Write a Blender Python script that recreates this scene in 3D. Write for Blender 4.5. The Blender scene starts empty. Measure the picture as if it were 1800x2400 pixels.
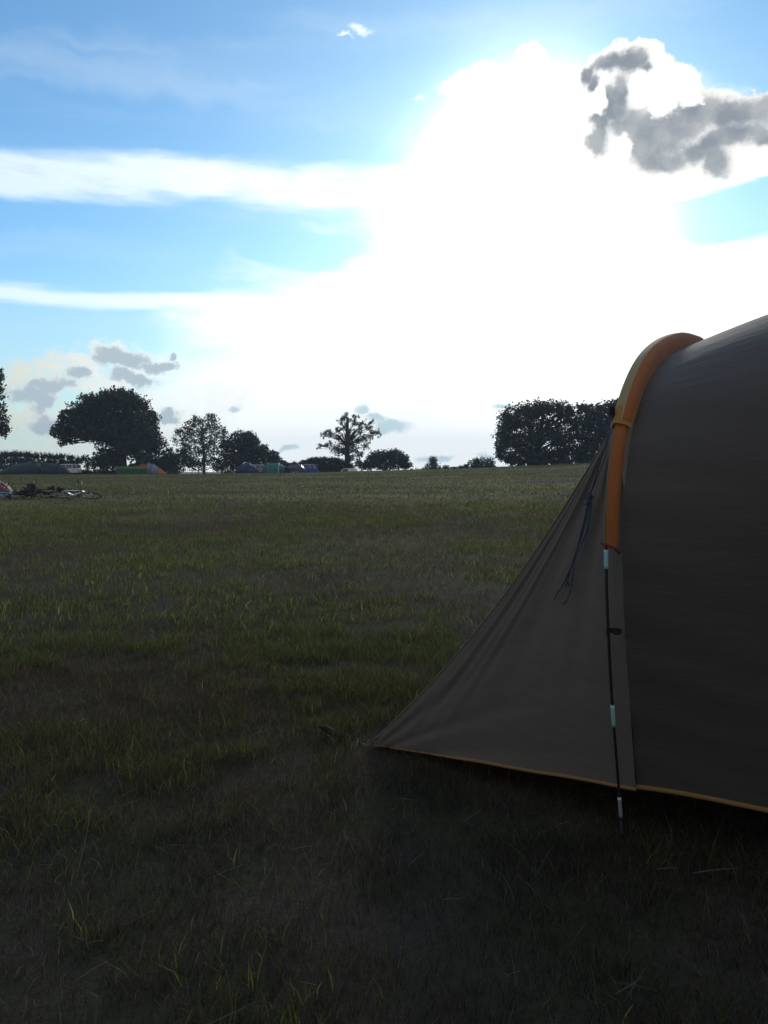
import bpy, bmesh, math, random
import numpy as np
from mathutils import Vector, Matrix

SC = bpy.context.scene
COL = SC.collection
R = math.radians

# ------------------------------------------------------------------ camera
CAM = Vector((0.0, 0.0, 1.45))
PITCH = 2.753
FOC = 2080.0                        # focal length in pixels of an 1800 px wide picture
cd = bpy.data.cameras.new('camera'); cam = bpy.data.objects.new('camera', cd); COL.objects.link(cam)
cd.sensor_fit = 'HORIZONTAL'; cd.sensor_width = 36.0; cd.lens = 36.0 * FOC / 1800.0
cd.clip_start = 0.05; cd.clip_end = 6000.0
cam.location = CAM; cam.rotation_euler = (R(90 - PITCH), 0, 0)
SC.camera = cam

SUN_AZ, SUN_EL = 9.0, 16.0          # degrees right of +Y, degrees above the horizon

# ------------------------------------------------------------------ node helpers
class NT:
    def __init__(s, tree): s.t = tree; s.n = tree.nodes; s.l = tree.links
    def put(s, sock, v):
        if isinstance(v, bpy.types.NodeSocket): s.l.new(v, sock)
        elif v is not None:
            try: sock.default_value = v
            except Exception: sock.default_value = tuple(v) + (1.0,)
    def m(s, op, a, b=None, c=None, clamp=False):
        n = s.n.new('ShaderNodeMath'); n.operation = op; n.use_clamp = clamp
        s.put(n.inputs[0], a)
        if b is not None: s.put(n.inputs[1], b)
        if c is not None: s.put(n.inputs[2], c)
        return n.outputs[0]
    def v(s, op, a, b=None):
        n = s.n.new('ShaderNodeVectorMath'); n.operation = op
        s.put(n.inputs[0], a)
        if b is not None: s.put(n.inputs[1], b)
        return n.outputs['Value'] if op in ('LENGTH', 'DISTANCE', 'DOT_PRODUCT') else n.outputs[0]
    def xyz(s, x, y, z):
        n = s.n.new('ShaderNodeCombineXYZ'); s.put(n.inputs[0], x); s.put(n.inputs[1], y); s.put(n.inputs[2], z); return n.outputs[0]
    def sep(s, v):
        n = s.n.new('ShaderNodeSeparateXYZ'); s.put(n.inputs[0], v); return n.outputs
    def noise(s, vec, scale, detail=4, rough=0.5, dist=0.0, lac=2.0):
        n = s.n.new('ShaderNodeTexNoise'); s.put(n.inputs['Vector'], vec)
        n.inputs['Scale'].default_value = scale; n.inputs['Detail'].default_value = detail
        n.inputs['Roughness'].default_value = rough; n.inputs['Distortion'].default_value = dist
        n.inputs['Lacunarity'].default_value = lac
        return n.outputs['Fac']
    def ss(s, x, a, b, lo=0.0, hi=1.0):
        n = s.n.new('ShaderNodeMapRange'); n.interpolation_type = 'SMOOTHSTEP'
        s.put(n.inputs[0], x); n.inputs[1].default_value = a; n.inputs[2].default_value = b
        n.inputs[3].default_value = lo; n.inputs[4].default_value = hi
        return n.outputs[0]
    def mix(s, f, a, b, mode='MIX'):
        n = s.n.new('ShaderNodeMix'); n.data_type = 'RGBA'; n.blend_type = mode; n.clamp_factor = True
        s.put(n.inputs[0], f); s.put(n.inputs[6], a); s.put(n.inputs[7], b); return n.outputs[2]

def c4(c): return (c[0], c[1], c[2], 1.0)

# ------------------------------------------------------------------ sky
def sky_dir(px, py):
    """heading and elevation, in degrees, of a spot of sky"""
    p = R(PITCH); u = (px - 900) / FOC; v = (1200 - py) / FOC
    d = Vector((u, math.cos(p) + v * math.sin(p), -math.sin(p) + v * math.cos(p)))
    return math.degrees(math.atan2(d.x, d.y)), math.degrees(math.atan2(d.z, math.hypot(d.x, d.y)))
PXD = math.degrees(1 / FOC)         # degrees to one source pixel near the picture's middle

world = bpy.data.worlds.new('World'); SC.world = world; world.use_nodes = True
def build_world():
    N = NT(world.node_tree); bg = N.n['Background']
    sk = N.n.new('ShaderNodeTexSky'); sk.sky_type = 'NISHITA'; sk.sun_disc = False
    sk.sun_elevation = R(SUN_EL); sk.sun_rotation = R(SUN_AZ)
    sk.air_density = 1.0; sk.dust_density = 0.3; sk.ozone_density = 3.0
    g = N.n.new('ShaderNodeTexCoord').outputs['Generated']
    x, y, z = N.sep(g)
    az = N.m('MULTIPLY', N.m('ARCTAN2', x, y), 57.29578)
    el = N.m('MULTIPLY', N.m('ARCSINE', z), 57.29578)
    P = N.xyz(az, el, 0.0)
    def field(blobs, vec, soft=0.12):
        """largest of (1 - normalised distance) to a set of soft ellipses given as px, py, rx, ry"""
        out = None
        for b in blobs:
            a, e = sky_dir(b[0], b[1])
            d = N.v('LENGTH', N.v('MULTIPLY', N.v('SUBTRACT', vec, (a, e, 0)), (1 / (b[2] * PXD), 1 / (b[3] * PXD), 0)))
            d = N.m('SUBTRACT', 1.0, d)
            out = d if out is None else N.m('SMOOTH_MAX', out, d, soft)
        return out
    # warps
    wn = N.n.new('ShaderNodeTexNoise'); N.put(wn.inputs['Vector'], P); wn.inputs['Scale'].default_value = 0.35
    wn.inputs['Detail'].default_value = 5; wn.inputs['Roughness'].default_value = 0.6
    W = N.v('ADD', P, N.v('MULTIPLY', N.v('SUBTRACT', wn.outputs['Color'], (0.5, 0.5, 0.5)), (2.2, 2.2, 0)))
    wn2 = N.n.new('ShaderNodeTexNoise'); N.put(wn2.inputs['Vector'], N.v('MULTIPLY', P, (0.10, 0.6, 1))); wn2.inputs['Scale'].default_value = 1.0
    wn2.inputs['Detail'].default_value = 6; wn2.inputs['Roughness'].default_value = 0.55
    WS = N.v('ADD', P, N.v('MULTIPLY', N.v('SUBTRACT', wn2.outputs['Color'], (0.5, 0.5, 0.5)), (3.0, 1.8, 0)))
    fine = N.noise(P, 1.6, 7, 0.62)
    billow = N.noise(P, 0.7, 6, 0.55)
    # clear sky
    base = N.mix(1.0, sk.outputs[0], (0.95, 1.36, 1.52, 1), 'MULTIPLY')
    # thin streaks everywhere in the clear part
    streak = N.ss(N.noise(N.v('MULTIPLY', W, (0.035, 0.30, 1)), 1.0, 5, 0.5), 0.45, 0.75)
    base = N.mix(N.m('MULTIPLY', streak, 0.22), base, (9.0, 10.0, 10.6, 1))
    # bright haze round the hidden sun
    sa, se = sky_dir(1240, 560)
    dsun = N.v('LENGTH', N.v('MULTIPLY', N.v('SUBTRACT', P, (sa, se, 0)), (1.0, 0.85, 0)))
    aur = N.m('EXPONENT', N.m('MULTIPLY', dsun, -0.25))
    base = N.mix(N.m('MULTIPLY', aur, 1.15, clamp=True), base, (9.8, 15.5, 18.0, 1))
    # low pale horizon
    low = N.ss(el, 14.0, 1.0)
    base = N.mix(N.m('MULTIPLY', low, 0.55), base, N.mix(N.ss(az, -20.0, -6.0), (6.8, 8.0, 7.6, 1), (11.5, 12.0, 11.2, 1)))
    # cirrus bands
    bandA = field([(60, 415, 430, 62), (420, 410, 420, 62), (800, 445, 420, 62), (1050, 450, 380, 75)], WS)
    bandB = field([(0, 688, 420, 30), (330, 706, 400, 26), (620, 716, 300, 28)], WS)
    bn = N.noise(N.v('MULTIPLY', P, (0.30, 1.1, 1)), 1.0, 7, 0.6)
    cA = N.m('ADD', N.ss(bandA, 0.0, 0.62), N.m('MULTIPLY', N.m('SUBTRACT', bn, 0.5), N.ss(bandA, 0.0, 0.3, 0, 1.2)), clamp=True)
    cB = N.ss(bandB, 0.0, 0.75)
    right = N.ss(az, -24.0, -4.0)
    cir = N.m('MAXIMUM', cA, cB)
    sky = N.mix(N.m('MULTIPLY', cir, N.m('MULTIPLY_ADD', right, 0.35, 0.60)), base, (11.5, 12.4, 12.8, 1))
    # wide bright veil in front of the sun
    veil = field([(1270, 640, 440, 330), (1080, 800, 560, 270), (860, 950, 500, 230), (1270, 440, 150, 150), (1060, 620, 240, 110),
                  (1600, 780, 560, 240), (1500, 440, 220, 70), (700, 770, 300, 95), (1440, 350, 260, 150), (1130, 1060, 900, 170), (1720, 400, 180, 40)], WS)
    vst = N.noise(N.v('MULTIPLY', W, (0.16, 0.62, 1)), 1.0, 6, 0.6)
    vn = N.m('MULTIPLY_ADD', N.m('SUBTRACT', vst, 0.5), 0.75, veil)
    gap = field([(1700, 505, 210, 62), (1800, 470, 120, 60), (1560, 500, 90, 40), (1050, 300, 90, 70), (940, 370, 150, 26), (700, 590, 160, 50)], WS)
    vn = N.m('SUBTRACT', vn, N.m('MULTIPLY', N.ss(gap, 0.0, 0.7), 0.8))
    sky = N.mix(N.ss(vn, -0.22, 0.45), sky, (12.2, 12.8, 12.8, 1))
    core = N.m('EXPONENT', N.m('MULTIPLY', N.m('MULTIPLY', dsun, dsun), -0.055))
    sky = N.mix(1.0, sky, N.mix(core, (0, 0, 0, 1), (1, 1, 1, 1)), 'ADD') if False else N.v('ADD', sky, N.v('MULTIPLY', N.xyz(core, core, core), (190.0, 172.0, 145.0)))
    # big cumulus, upper right
    cum = field([(1085, 200, 56, 34), (1150, 190, 84, 44), (1240, 160, 48, 50), (1235, 215, 110, 60), (1330, 215, 120, 62), (1440, 180, 95, 62), (1500, 160, 80, 45),
                 (1570, 210, 75, 55), (1640, 275, 120, 60), (1760, 290, 130, 64), (1210, 290, 90, 60), (1700, 355, 130, 60), (1400, 300, 220, 110), (1560, 330, 160, 80)], W)
    cn = N.m('MULTIPLY_ADD', N.m('SUBTRACT', fine, 0.5), 0.55, cum)
    sky = N.mix(N.ss(cn, 0.0, 0.13), sky, N.mix(N.ss(az, 10.0, 16.0), (14.0, 14.2, 14.2, 1), (11.2, 11.2, 11.0, 1)))
    bits = field([(983, 230, 13, 12), (1025, 212, 12, 16), (1142, 255, 16, 18), (840, 66, 40, 11), (808, 84, 26, 7)], W)
    sky = N.mix(N.m('MULTIPLY', N.ss(N.m('MULTIPLY_ADD', N.m('SUBTRACT', fine, 0.5), 1.3, bits), 0.1, 0.9), 0.75), sky, (12, 12.6, 13, 1))
    # its grey shaded middle
    grey = field([(1375, 172, 22, 26), (1425, 150, 50, 22), (1480, 152, 44, 24), (1515, 165, 18, 16), (1392, 198, 18, 24), (1457, 215, 22, 40), (1440, 262, 45, 28),
                  (1400, 290, 36, 26), (1475, 290, 60, 38), (1530, 330, 95, 50), (1590, 300, 60, 42), (1640, 265, 60, 48), (1700, 262, 60, 40), (1765, 262, 60, 38),
                  (1800, 240, 45, 26), (1715, 320, 75, 34), (1785, 315, 30, 30), (1552, 378, 70, 28), (1685, 385, 36, 42), (1650, 350, 70, 32), (1395, 350, 32, 24), (1440, 230, 30, 34), (1500, 300, 60, 40), (1400, 320, 26, 34)], W, 0.35)
    holes = field([(1459, 343, 24, 24), (1405, 238, 26, 28), (1520, 205, 36, 34), (1555, 235, 26, 36), (1620, 230, 24, 18)], W)
    gn = N.m('SUBTRACT', N.m('MULTIPLY_ADD', N.m('SUBTRACT', N.m('MULTIPLY_ADD', fine, 0.5, N.m('MULTIPLY', billow, 0.5)), 0.5), 0.9, grey), N.m('MULTIPLY', N.ss(N.m('MULTIPLY_ADD', N.m('SUBTRACT', fine, 0.5), 1.6, holes), -0.25, 0.85), 1.15))
    gcol = N.mix(N.ss(N.noise(P, 0.5, 5, 0.5), 0.36, 0.64), (2.9, 3.3, 3.8, 1), (4.8, 5.1, 5.3, 1))
    gr = N.ss(gn, -0.25, 0.60)
    sky = N.mix(gr, sky, N.mix(N.ss(gr, 0.1, 0.9), (7.8, 7.7, 6.8, 1), gcol))
    # cream and grey cumulus over the oak, lower left
    cream = field([(110, 850, 60, 24), (170, 850, 90, 34), (255, 825, 70, 34), (330, 850, 110, 34), (90, 905, 110, 44), (210, 900, 130, 44), (50, 880, 60, 44), (60, 985, 160, 34),
                   (230, 1035, 140, 40), (45, 1062, 52, 18), (330, 960, 120, 70), (420, 990, 100, 60), (500, 930, 120, 60)], W)
    kn = N.m('MULTIPLY_ADD', N.m('SUBTRACT', fine, 0.5), 1.6, cream)
    kcol = N.mix(N.ss(az, -24.0, -13.0), (8.1, 8.4, 7.4, 1), (11.0, 11.4, 11.2, 1))
    sky = N.mix(N.m('MULTIPLY', N.ss(kn, -0.05, 0.60), N.m('MULTIPLY_ADD', N.ss(fine, 0.35, 0.6), 0.4, 0.6)), sky, kcol)
    kg = field([(290, 842, 78, 20), (255, 828, 36, 20), (360, 852, 62, 17), (320, 888, 62, 17), (285, 880, 34, 20), (120, 908, 62, 22), (60, 925, 40, 24), (180, 882, 34, 18),
                (100, 940, 34, 40), (110, 1000, 50, 18), (48, 1066, 36, 14), (395, 975, 34, 20), (400, 835, 12, 9)], W)
    kgn = N.m('MULTIPLY_ADD', N.m('SUBTRACT', fine, 0.5), 1.7, kg)
    kgf = N.m('MULTIPLY', N.ss(kgn, -0.30, 0.55), 0.92)
    sky = N.mix(kgf, sky, N.mix(N.ss(kgf, 0.2, 0.9), (7.2, 8.2, 8.4, 1), (4.6, 5.7, 6.4, 1)))
    # small blue-grey scraps above the far trees
    sg = field([(915, 1002, 58, 20), (880, 985, 36, 16), (1020, 1074, 66, 12), (555, 948, 20, 10), (680, 1050, 28, 10), (850, 962, 22, 14), (1180, 955, 24, 9), (1140, 1065, 26, 9)], W)
    sgf = N.m('MULTIPLY', N.ss(N.m('MULTIPLY_ADD', N.m('SUBTRACT', fine, 0.5), 0.8, sg), -0.1, 0.6), 0.8)
    sky = N.mix(sgf, sky, (5.0, 7.3, 8.0, 1))
    # unseen grey cloud added behind and beside the view to neutralise the light
    side = N.m('MULTIPLY', N.ss(N.m('ABSOLUTE', az), 35.0, 70.0), N.ss(N.noise(N.v('MULTIPLY', P, (0.03, 0.05, 1)), 1.0, 5, 0.6), 0.30, 0.50, 0.35, 0.95))
    sky = N.mix(side, sky, (4.1, 4.35, 4.7, 1))
    N.put(bg.inputs[0], sky); bg.inputs[1].default_value = 0.1
build_world()

sl = bpy.data.lights.new('sun', 'SUN'); sl.energy = 1.2; sl.angle = R(10); sl.color = (1.0, 0.90, 0.76)
so = bpy.data.objects.new('sun', sl); COL.objects.link(so)
sd = Vector((math.sin(R(SUN_AZ)) * math.cos(R(SUN_EL)), math.cos(R(SUN_AZ)) * math.cos(R(SUN_EL)), math.sin(R(SUN_EL))))
so.rotation_euler = sd.to_track_quat('Z', 'Y').to_euler(); so.location = (0, 0, 30)
SC.view_settings.view_transform = 'Standard'; SC.view_settings.look = 'None'
SC.view_settings.exposure = 0.0; SC.view_settings.gamma = 1.0; SC.view_settings.use_curve_mapping = False
SC.cycles.max_bounces = 6; SC.cycles.transparent_max_bounces = 8

# ------------------------------------------------------------------ shape helpers
def link(name, mesh, parent=None):
    o = bpy.data.objects.new(name, mesh); COL.objects.link(o)
    if parent is not None: o.parent = parent
    return o
def empty(name, loc=(0, 0, 0), rz=0.0):
    o = bpy.data.objects.new(name, None); COL.objects.link(o); o.empty_display_size = 0.3
    o.location = loc; o.rotation_euler = (0, 0, rz); return o
def tag(o, label=None, cat=None, group=None, kind=None):
    if label: o['label'] = label
    if cat: o['category'] = cat
    if group: o['group'] = group
    if kind: o['kind'] = kind
    return o
def copy_tree(o, parent=None):
    c = o.copy(); COL.objects.link(c); c.parent = parent
    for ch in o.children: copy_tree(ch, c)
    return c

class MB:
    """collects shapes and links them as one mesh object"""
    def __init__(s): s.v = []; s.f = []
    def add(s, vs, fs):
        k = len(s.v); s.v += [tuple(p) for p in vs]; s.f += [tuple(i + k for i in f) for f in fs]; return s
    def box(s, c, d, rot=None, bev=0.0):
        bm = bmesh.new(); bmesh.ops.create_cube(bm, size=1.0)
        for v in bm.verts: v.co = Vector((v.co.x * d[0], v.co.y * d[1], v.co.z * d[2]))
        if bev > 0: bmesh.ops.bevel(bm, geom=bm.edges[:], offset=bev, segments=2, affect='EDGES')
        M = (rot.to_matrix() if rot is not None and not isinstance(rot, Matrix) else rot) if rot is not None else Matrix.Identity(3)
        bm.verts.ensure_lookup_table()
        vs = [M @ v.co + Vector(c) for v in bm.verts]; fs = [[v.index for v in f.verts] for f in bm.faces]; bm.free()
        return s.add(vs, fs)
    def tube(s, pts, r, n=8, cap=True):
        pts = [Vector(p) for p in pts]; rs = r if isinstance(r, (list, tuple)) else [r] * len(pts)
        vs = []; prev = None
        for i, p in enumerate(pts):
            t = (pts[min(i + 1, len(pts) - 1)] - pts[max(i - 1, 0)])
            t = t.normalized() if t.length > 1e-9 else Vector((0, 0, 1))
            if prev is None:
                a = t.cross(Vector((0, 0, 1)));
                if a.length < 0.05: a = t.cross(Vector((1, 0, 0)))
            else: a = prev - t * prev.dot(t)
            a.normalize(); prev = a; b = t.cross(a)
            for k in range(n):
                q = 2 * math.pi * k / n; vs.append(p + (a * math.cos(q) + b * math.sin(q)) * rs[i])
        fs = []
        for i in range(len(pts) - 1):
            for k in range(n): fs.append((i * n + k, i * n + (k + 1) % n, (i + 1) * n + (k + 1) % n, (i + 1) * n + k))
        if cap: fs.append(tuple(range(n - 1, -1, -1))); fs.append(tuple((len(pts) - 1) * n + k for k in range(n)))
        return s.add(vs, fs)
    def loft(s, rings, closed=False):
        n = len(rings[0]); vs = [p for r in rings for p in r]; fs = []
        for i in range(len(rings) - 1):
            for k in range(n if closed else n - 1):
                fs.append((i * n + k, i * n + (k + 1) % n, (i + 1) * n + (k + 1) % n, (i + 1) * n + k))
        return s.add(vs, fs)
    def torus(s, c, axis, Rr, r, n=28, m=6):
        ax = Vector(axis).normalized(); a = ax.orthogonal().normalized(); b = ax.cross(a); vs = []; fs = []
        for i in range(n):
            q = 2 * math.pi * i / n; rad = a * math.cos(q) + b * math.sin(q)
            for k in range(m):
                w = 2 * math.pi * k / m; vs.append(Vector(c) + rad * (Rr + r * math.cos(w)) + ax * (r * math.sin(w)))
        for i in range(n):
            for k in range(m): fs.append((i * m + k, ((i + 1) % n) * m + k, ((i + 1) % n) * m + (k + 1) % m, i * m + (k + 1) % m))
        return s.add(vs, fs)
    def disc(s, c, axis, Rr, w, n=20):
        ax = Vector(axis).normalized() * (w / 2); return s.tube([Vector(c) - ax, Vector(c) + ax], Rr, n)
    def build(s, name, mat, parent=None, smooth=False):
        me = bpy.data.meshes.new(name); me.from_pydata(s.v, [], s.f); me.update()
        bm = bmesh.new(); bm.from_mesh(me); bmesh.ops.recalc_face_normals(bm, faces=bm.faces[:]); bm.to_mesh(me); bm.free()
        if smooth: me.polygons.foreach_set('use_smooth', [True] * len(me.polygons))
        me.materials.append(mat); return link(name, me, parent)

def quads_mesh(name, V, mat, attr=None, nper=4, parent=None):
    """V: (n, nper, 3) array of separate faces"""
    n = V.shape[0]; me = bpy.data.meshes.new(name)
    me.vertices.add(n * nper); me.vertices.foreach_set('co', V.reshape(-1).astype(np.float32))
    me.loops.add(n * nper); me.loops.foreach_set('vertex_index', np.arange(n * nper, dtype=np.int32))
    me.polygons.add(n); me.polygons.foreach_set('loop_start', np.arange(0, n * nper, nper, dtype=np.int32))
    me.polygons.foreach_set('loop_total', np.full(n, nper, dtype=np.int32))
    me.update(calc_edges=True)
    if attr is not None:
        a = me.attributes.new('tint', 'FLOAT_COLOR', 'POINT'); a.data.foreach_set('color', attr.reshape(-1).astype(np.float32))
    me.materials.append(mat); return link(name, me, parent)

# ------------------------------------------------------------------ materials
def mat(name, col, rough=0.7, metal=0.0, spec=0.3, var=0.15, scale=4.0, bump=0.0, trans=0.0, tcol=None, bscale=40.0, coat=0.0):
    m = bpy.data.materials.new(name); m.use_nodes = True; N = NT(m.node_tree); b = N.n['Principled BSDF']
    o = N.n.new('ShaderNodeTexCoord').outputs['Object']
    nz = N.noise(o, scale, 5, 0.6)
    colr = N.mix(nz, c4([c * (1 - var) for c in col]), c4([min(1, c * (1 + var)) for c in col]))
    N.put(b.inputs['Base Color'], colr); b.inputs['Roughness'].default_value = rough; b.inputs['Metallic'].default_value = metal
    b.inputs['Specular IOR Level'].default_value = spec; b.inputs['Coat Weight'].default_value = coat
    if bump > 0:
        bn = N.n.new('ShaderNodeBump'); bn.inputs['Strength'].default_value = bump; bn.inputs['Distance'].default_value = 0.01
        N.put(bn.inputs['Height'], N.noise(o, bscale, 5, 0.6)); N.l.new(bn.outputs[0], b.inputs['Normal'])
    if trans > 0:
        t = N.n.new('ShaderNodeBsdfTranslucent'); N.put(t.inputs[0], c4(tcol or col))
        ms = N.n.new('ShaderNodeMixShader'); ms.inputs[0].default_value = trans
        N.l.new(b.outputs[0], ms.inputs[1]); N.l.new(t.outputs[0], ms.inputs[2]); N.l.new(ms.outputs[0], N.n['Material Output'].inputs[0])
    return m

def leaf_mat(name, dark, light, trans=0.12):
    m = bpy.data.materials.new(name); m.use_nodes = True; N = NT(m.node_tree); b = N.n['Principled BSDF']
    o = N.n.new('ShaderNodeTexCoord').outputs['Object']
    f = N.ss(N.noise(o, 0.6, 4, 0.6), 0.35, 0.65); f2 = N.noise(o, 5.0, 2, 0.5)
    c = N.mix(N.m('MULTIPLY_ADD', f2, 0.4, N.m('MULTIPLY', f, 0.6)), c4(dark), c4(light))
    N.put(b.inputs['Base Color'], c); b.inputs['Roughness'].default_value = 0.6; b.inputs['Specular IOR Level'].default_value = 0.25
    t = N.n.new('ShaderNodeBsdfTranslucent'); N.put(t.inputs[0], c)
    ms = N.n.new('ShaderNodeMixShader'); ms.inputs[0].default_value = trans
    N.l.new(b.outputs[0], ms.inputs[1]); N.l.new(t.outputs[0], ms.inputs[2]); N.l.new(ms.outputs[0], N.n['Material Output'].inputs[0])
    return m

def blade_mat(name, trans, gain=1.0):
    m = bpy.data.materials.new(name); m.use_nodes = True; N = NT(m.node_tree); b = N.n['Principled BSDF']
    a = N.n.new('ShaderNodeAttribute'); a.attribute_name = 'tint'
    N.put(b.inputs['Base Color'], a.outputs['Color']); b.inputs['Roughness'].default_value = 0.65; b.inputs['Specular IOR Level'].default_value = 0.2
    t = N.n.new('ShaderNodeBsdfTranslucent'); N.put(t.inputs[0], a.outputs['Color'])
    ms = N.n.new('ShaderNodeMixShader'); ms.inputs[0].default_value = trans
    N.l.new(b.outputs[0], ms.inputs[1]); N.l.new(t.outputs[0], ms.inputs[2]); N.l.new(ms.outputs[0], N.n['Material Output'].inputs[0])
    return m

M = dict(
    bark=mat('bark', (0.07, 0.055, 0.045), 0.9, bump=0.5, bscale=6),
    oak=leaf_mat('oak_leaves', (0.024, 0.036, 0.021), (0.050, 0.066, 0.036), 0.05),
    willow=leaf_mat('willow_leaves', (0.06, 0.085, 0.045), (0.12, 0.15, 0.08), 0.2),
    hedge=leaf_mat('hedge_leaves', (0.026, 0.036, 0.020), (0.050, 0.064, 0.034), 0.04),
    white=mat('white_paint', (0.75, 0.76, 0.78), 0.35, spec=0.5, var=0.04, coat=0.4),
    silver=mat('silver_paint', (0.42, 0.44, 0.47), 0.35, metal=0.5, spec=0.5, var=0.05, coat=0.4),
    darkcar=mat('dark_blue_paint', (0.03, 0.04, 0.07), 0.3, spec=0.5, var=0.05, coat=0.5),
    glass=mat('dark_glass', (0.05, 0.065, 0.08), 0.12, spec=0.7, var=0.05),
    rubber=mat('black_rubber', (0.02, 0.02, 0.022), 0.8, var=0.1),
    chrome=mat('bright_metal', (0.62, 0.64, 0.67), 0.3, metal=0.85, var=0.05),
    alloy=mat('wheel_metal', (0.3, 0.3, 0.32), 0.45, metal=0.7, var=0.05),
    lampred=mat('red_lens', (0.45, 0.02, 0.02), 0.3, var=0.05),
    lampclear=mat('clear_lens', (0.75, 0.76, 0.78), 0.2, spec=0.6, var=0.03),
)

# ------------------------------------------------------------------ ground
rng = np.random.default_rng(11)
_T = [rng.random((64, 64)) for _ in range(6)]
def vnoise(x, y, k=0):
    """smooth value noise on arrays, about 0 to 1"""
    T = _T[k % 6]; xi = np.floor(x).astype(int); yi = np.floor(y).astype(int); fx = x - xi; fy = y - yi
    fx = fx * fx * (3 - 2 * fx); fy = fy * fy * (3 - 2 * fy); a = xi % 64; b = yi % 64; a1 = (a + 1) % 64; b1 = (b + 1) % 64
    return (T[a, b] * (1 - fx) + T[a1, b] * fx) * (1 - fy) + (T[a, b1] * (1 - fx) + T[a1, b1] * fx) * fy
def fbm(x, y, o=4, k=0):
    s = 0; a = 0.5; t = 0
    for i in range(o): s = s + a * vnoise(x * 2 ** i + 17 * i, y * 2 ** i + 5 * i, k + i); t += a; a *= 0.5
    return s / t
def sst(a, b, x): t = np.clip((x - a) / (b - a), 0, 1); return t * t * (3 - 2 * t)
def ground_z(x, y):
    x = np.asarray(x, float); y = np.asarray(y, float)
    z = 0.45 * sst(5, 30, y) + 0.16 * sst(50, 145, y)
    rise = 0.87 * np.logaddexp(0, (np.clip(x, -200, 60) - 0.8) / 15.0)
    z = z + rise * sst(18, 122, y)
    yc = 151 - 23 * sst(-18, -4, x)
    dy = np.maximum(0, y - yc); z = z - 4.0 * (1 - np.exp(-(dy * dy * 0.0036) / 4.0))
    near = np.exp(-np.maximum(0, y - 4) / 60.0)
    z = z + (fbm(x * 0.35, y * 0.35, 3, 1) - 0.5) * 0.16 * sst(4.5, 9, np.hypot(x, y)) * near + (fbm(x * 1.7, y * 1.7, 3, 2) - 0.5) * 0.05 * near
    z = z + (fbm(x * 0.05, y * 0.05, 3, 3) - 0.5) * 0.5 * sst(25, 70, y) * (1 - sst(100, 140, y))
    return z
def gz(x, y): return float(ground_z(np.array([x]), np.array([y]))[0])
def at(px, py, Y):
    """the point Y metres ahead that lies behind a spot of the photograph"""
    p = R(PITCH); u = (px - 900) / FOC; v = (1200 - py) / FOC
    d = Vector((u, math.cos(p) + v * math.sin(p), -math.sin(p) + v * math.cos(p)))
    return CAM + d * (Y / d.y)
def base_at(px, Y):
    q = at(px, 1100, Y); return Vector((q.x, Y, gz(q.x, Y)))

def ground_mat():
    m = bpy.data.materials.new('field_turf'); m.use_nodes = True; N = NT(m.node_tree); b = N.n['Principled BSDF']
    o = N.n.new('ShaderNodeTexCoord').outputs['Object']
    n1 = N.noise(o, 0.12, 5, 0.6); n2 = N.noise(o, 1.4, 6, 0.65); n3 = N.noise(o, 14.0, 5, 0.7); n4 = N.noise(o, 0.6, 5, 0.6)
    green = N.mix(n3, (0.022, 0.025, 0.016, 1), (0.060, 0.066, 0.034, 1))
    dry = N.mix(n3, (0.029, 0.026, 0.027, 1), (0.074, 0.064, 0.054, 1))
    f = N.ss(N.m('ADD', N.m('MULTIPLY', n2, 0.5), N.m('MULTIPLY', n4, 0.5)), 0.42, 0.60)
    c = N.mix(f, green, dry)
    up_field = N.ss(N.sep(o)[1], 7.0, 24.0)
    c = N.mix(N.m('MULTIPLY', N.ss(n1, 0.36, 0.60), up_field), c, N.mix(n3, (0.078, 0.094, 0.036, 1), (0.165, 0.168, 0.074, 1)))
    N.put(b.inputs['Base Color'], c); b.inputs['Roughness'].default_value = 1.0; b.inputs['Specular IOR Level'].default_value = 0.05
    bp = N.n.new('ShaderNodeBump'); bp.inputs['Strength'].default_value = 0.9; bp.inputs['Distance'].default_value = 0.05
    N.put(bp.inputs['Height'], N.m('ADD', n3, N.m('MULTIPLY', n2, 1.5))); N.l.new(bp.outputs[0], b.inputs['Normal'])
    return m
def build_ground():
    def axis(lo, hi, fine_lo, fine_hi, step):
        a = list(np.arange(fine_lo, fine_hi + 1e-6, step)); s = step; q = fine_hi
        while q < hi: s *= 1.06; q += s; a.append(min(q, hi))
        s = step; q = fine_lo; left = []
        while q > lo: s *= 1.06; q -= s; left.append(max(q, lo))
        return np.array(left[::-1] + a)
    X = axis(-1100, 1100, -8, 8, 0.12); Y = axis(-60, 1600, 0.5, 16, 0.12)
    gx, gy = np.meshgrid(X, Y); Z = ground_z(gx, gy)
    V = np.stack([gx, gy, Z], -1).reshape(-1, 3); nx = len(X); ny = len(Y)
    i = np.arange((ny - 1) * (nx - 1)); r = i // (nx - 1); c = i % (nx - 1); a = r * nx + c
    F = np.stack([a, a + 1, a + nx + 1, a + nx], -1)
    me = bpy.data.meshes.new('ground'); me.vertices.add(len(V)); me.vertices.foreach_set('co', V.reshape(-1).astype(np.float32))
    me.loops.add(F.size); me.loops.foreach_set('vertex_index', F.reshape(-1).astype(np.int32))
    me.polygons.add(len(F)); me.polygons.foreach_set('loop_start', np.arange(0, F.size, 4, dtype=np.int32)); me.polygons.foreach_set('loop_total', np.full(len(F), 4, dtype=np.int32))
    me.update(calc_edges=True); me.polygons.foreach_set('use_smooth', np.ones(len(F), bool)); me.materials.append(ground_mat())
    tag(link('ground', me), kind='structure')
build_ground()

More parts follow.
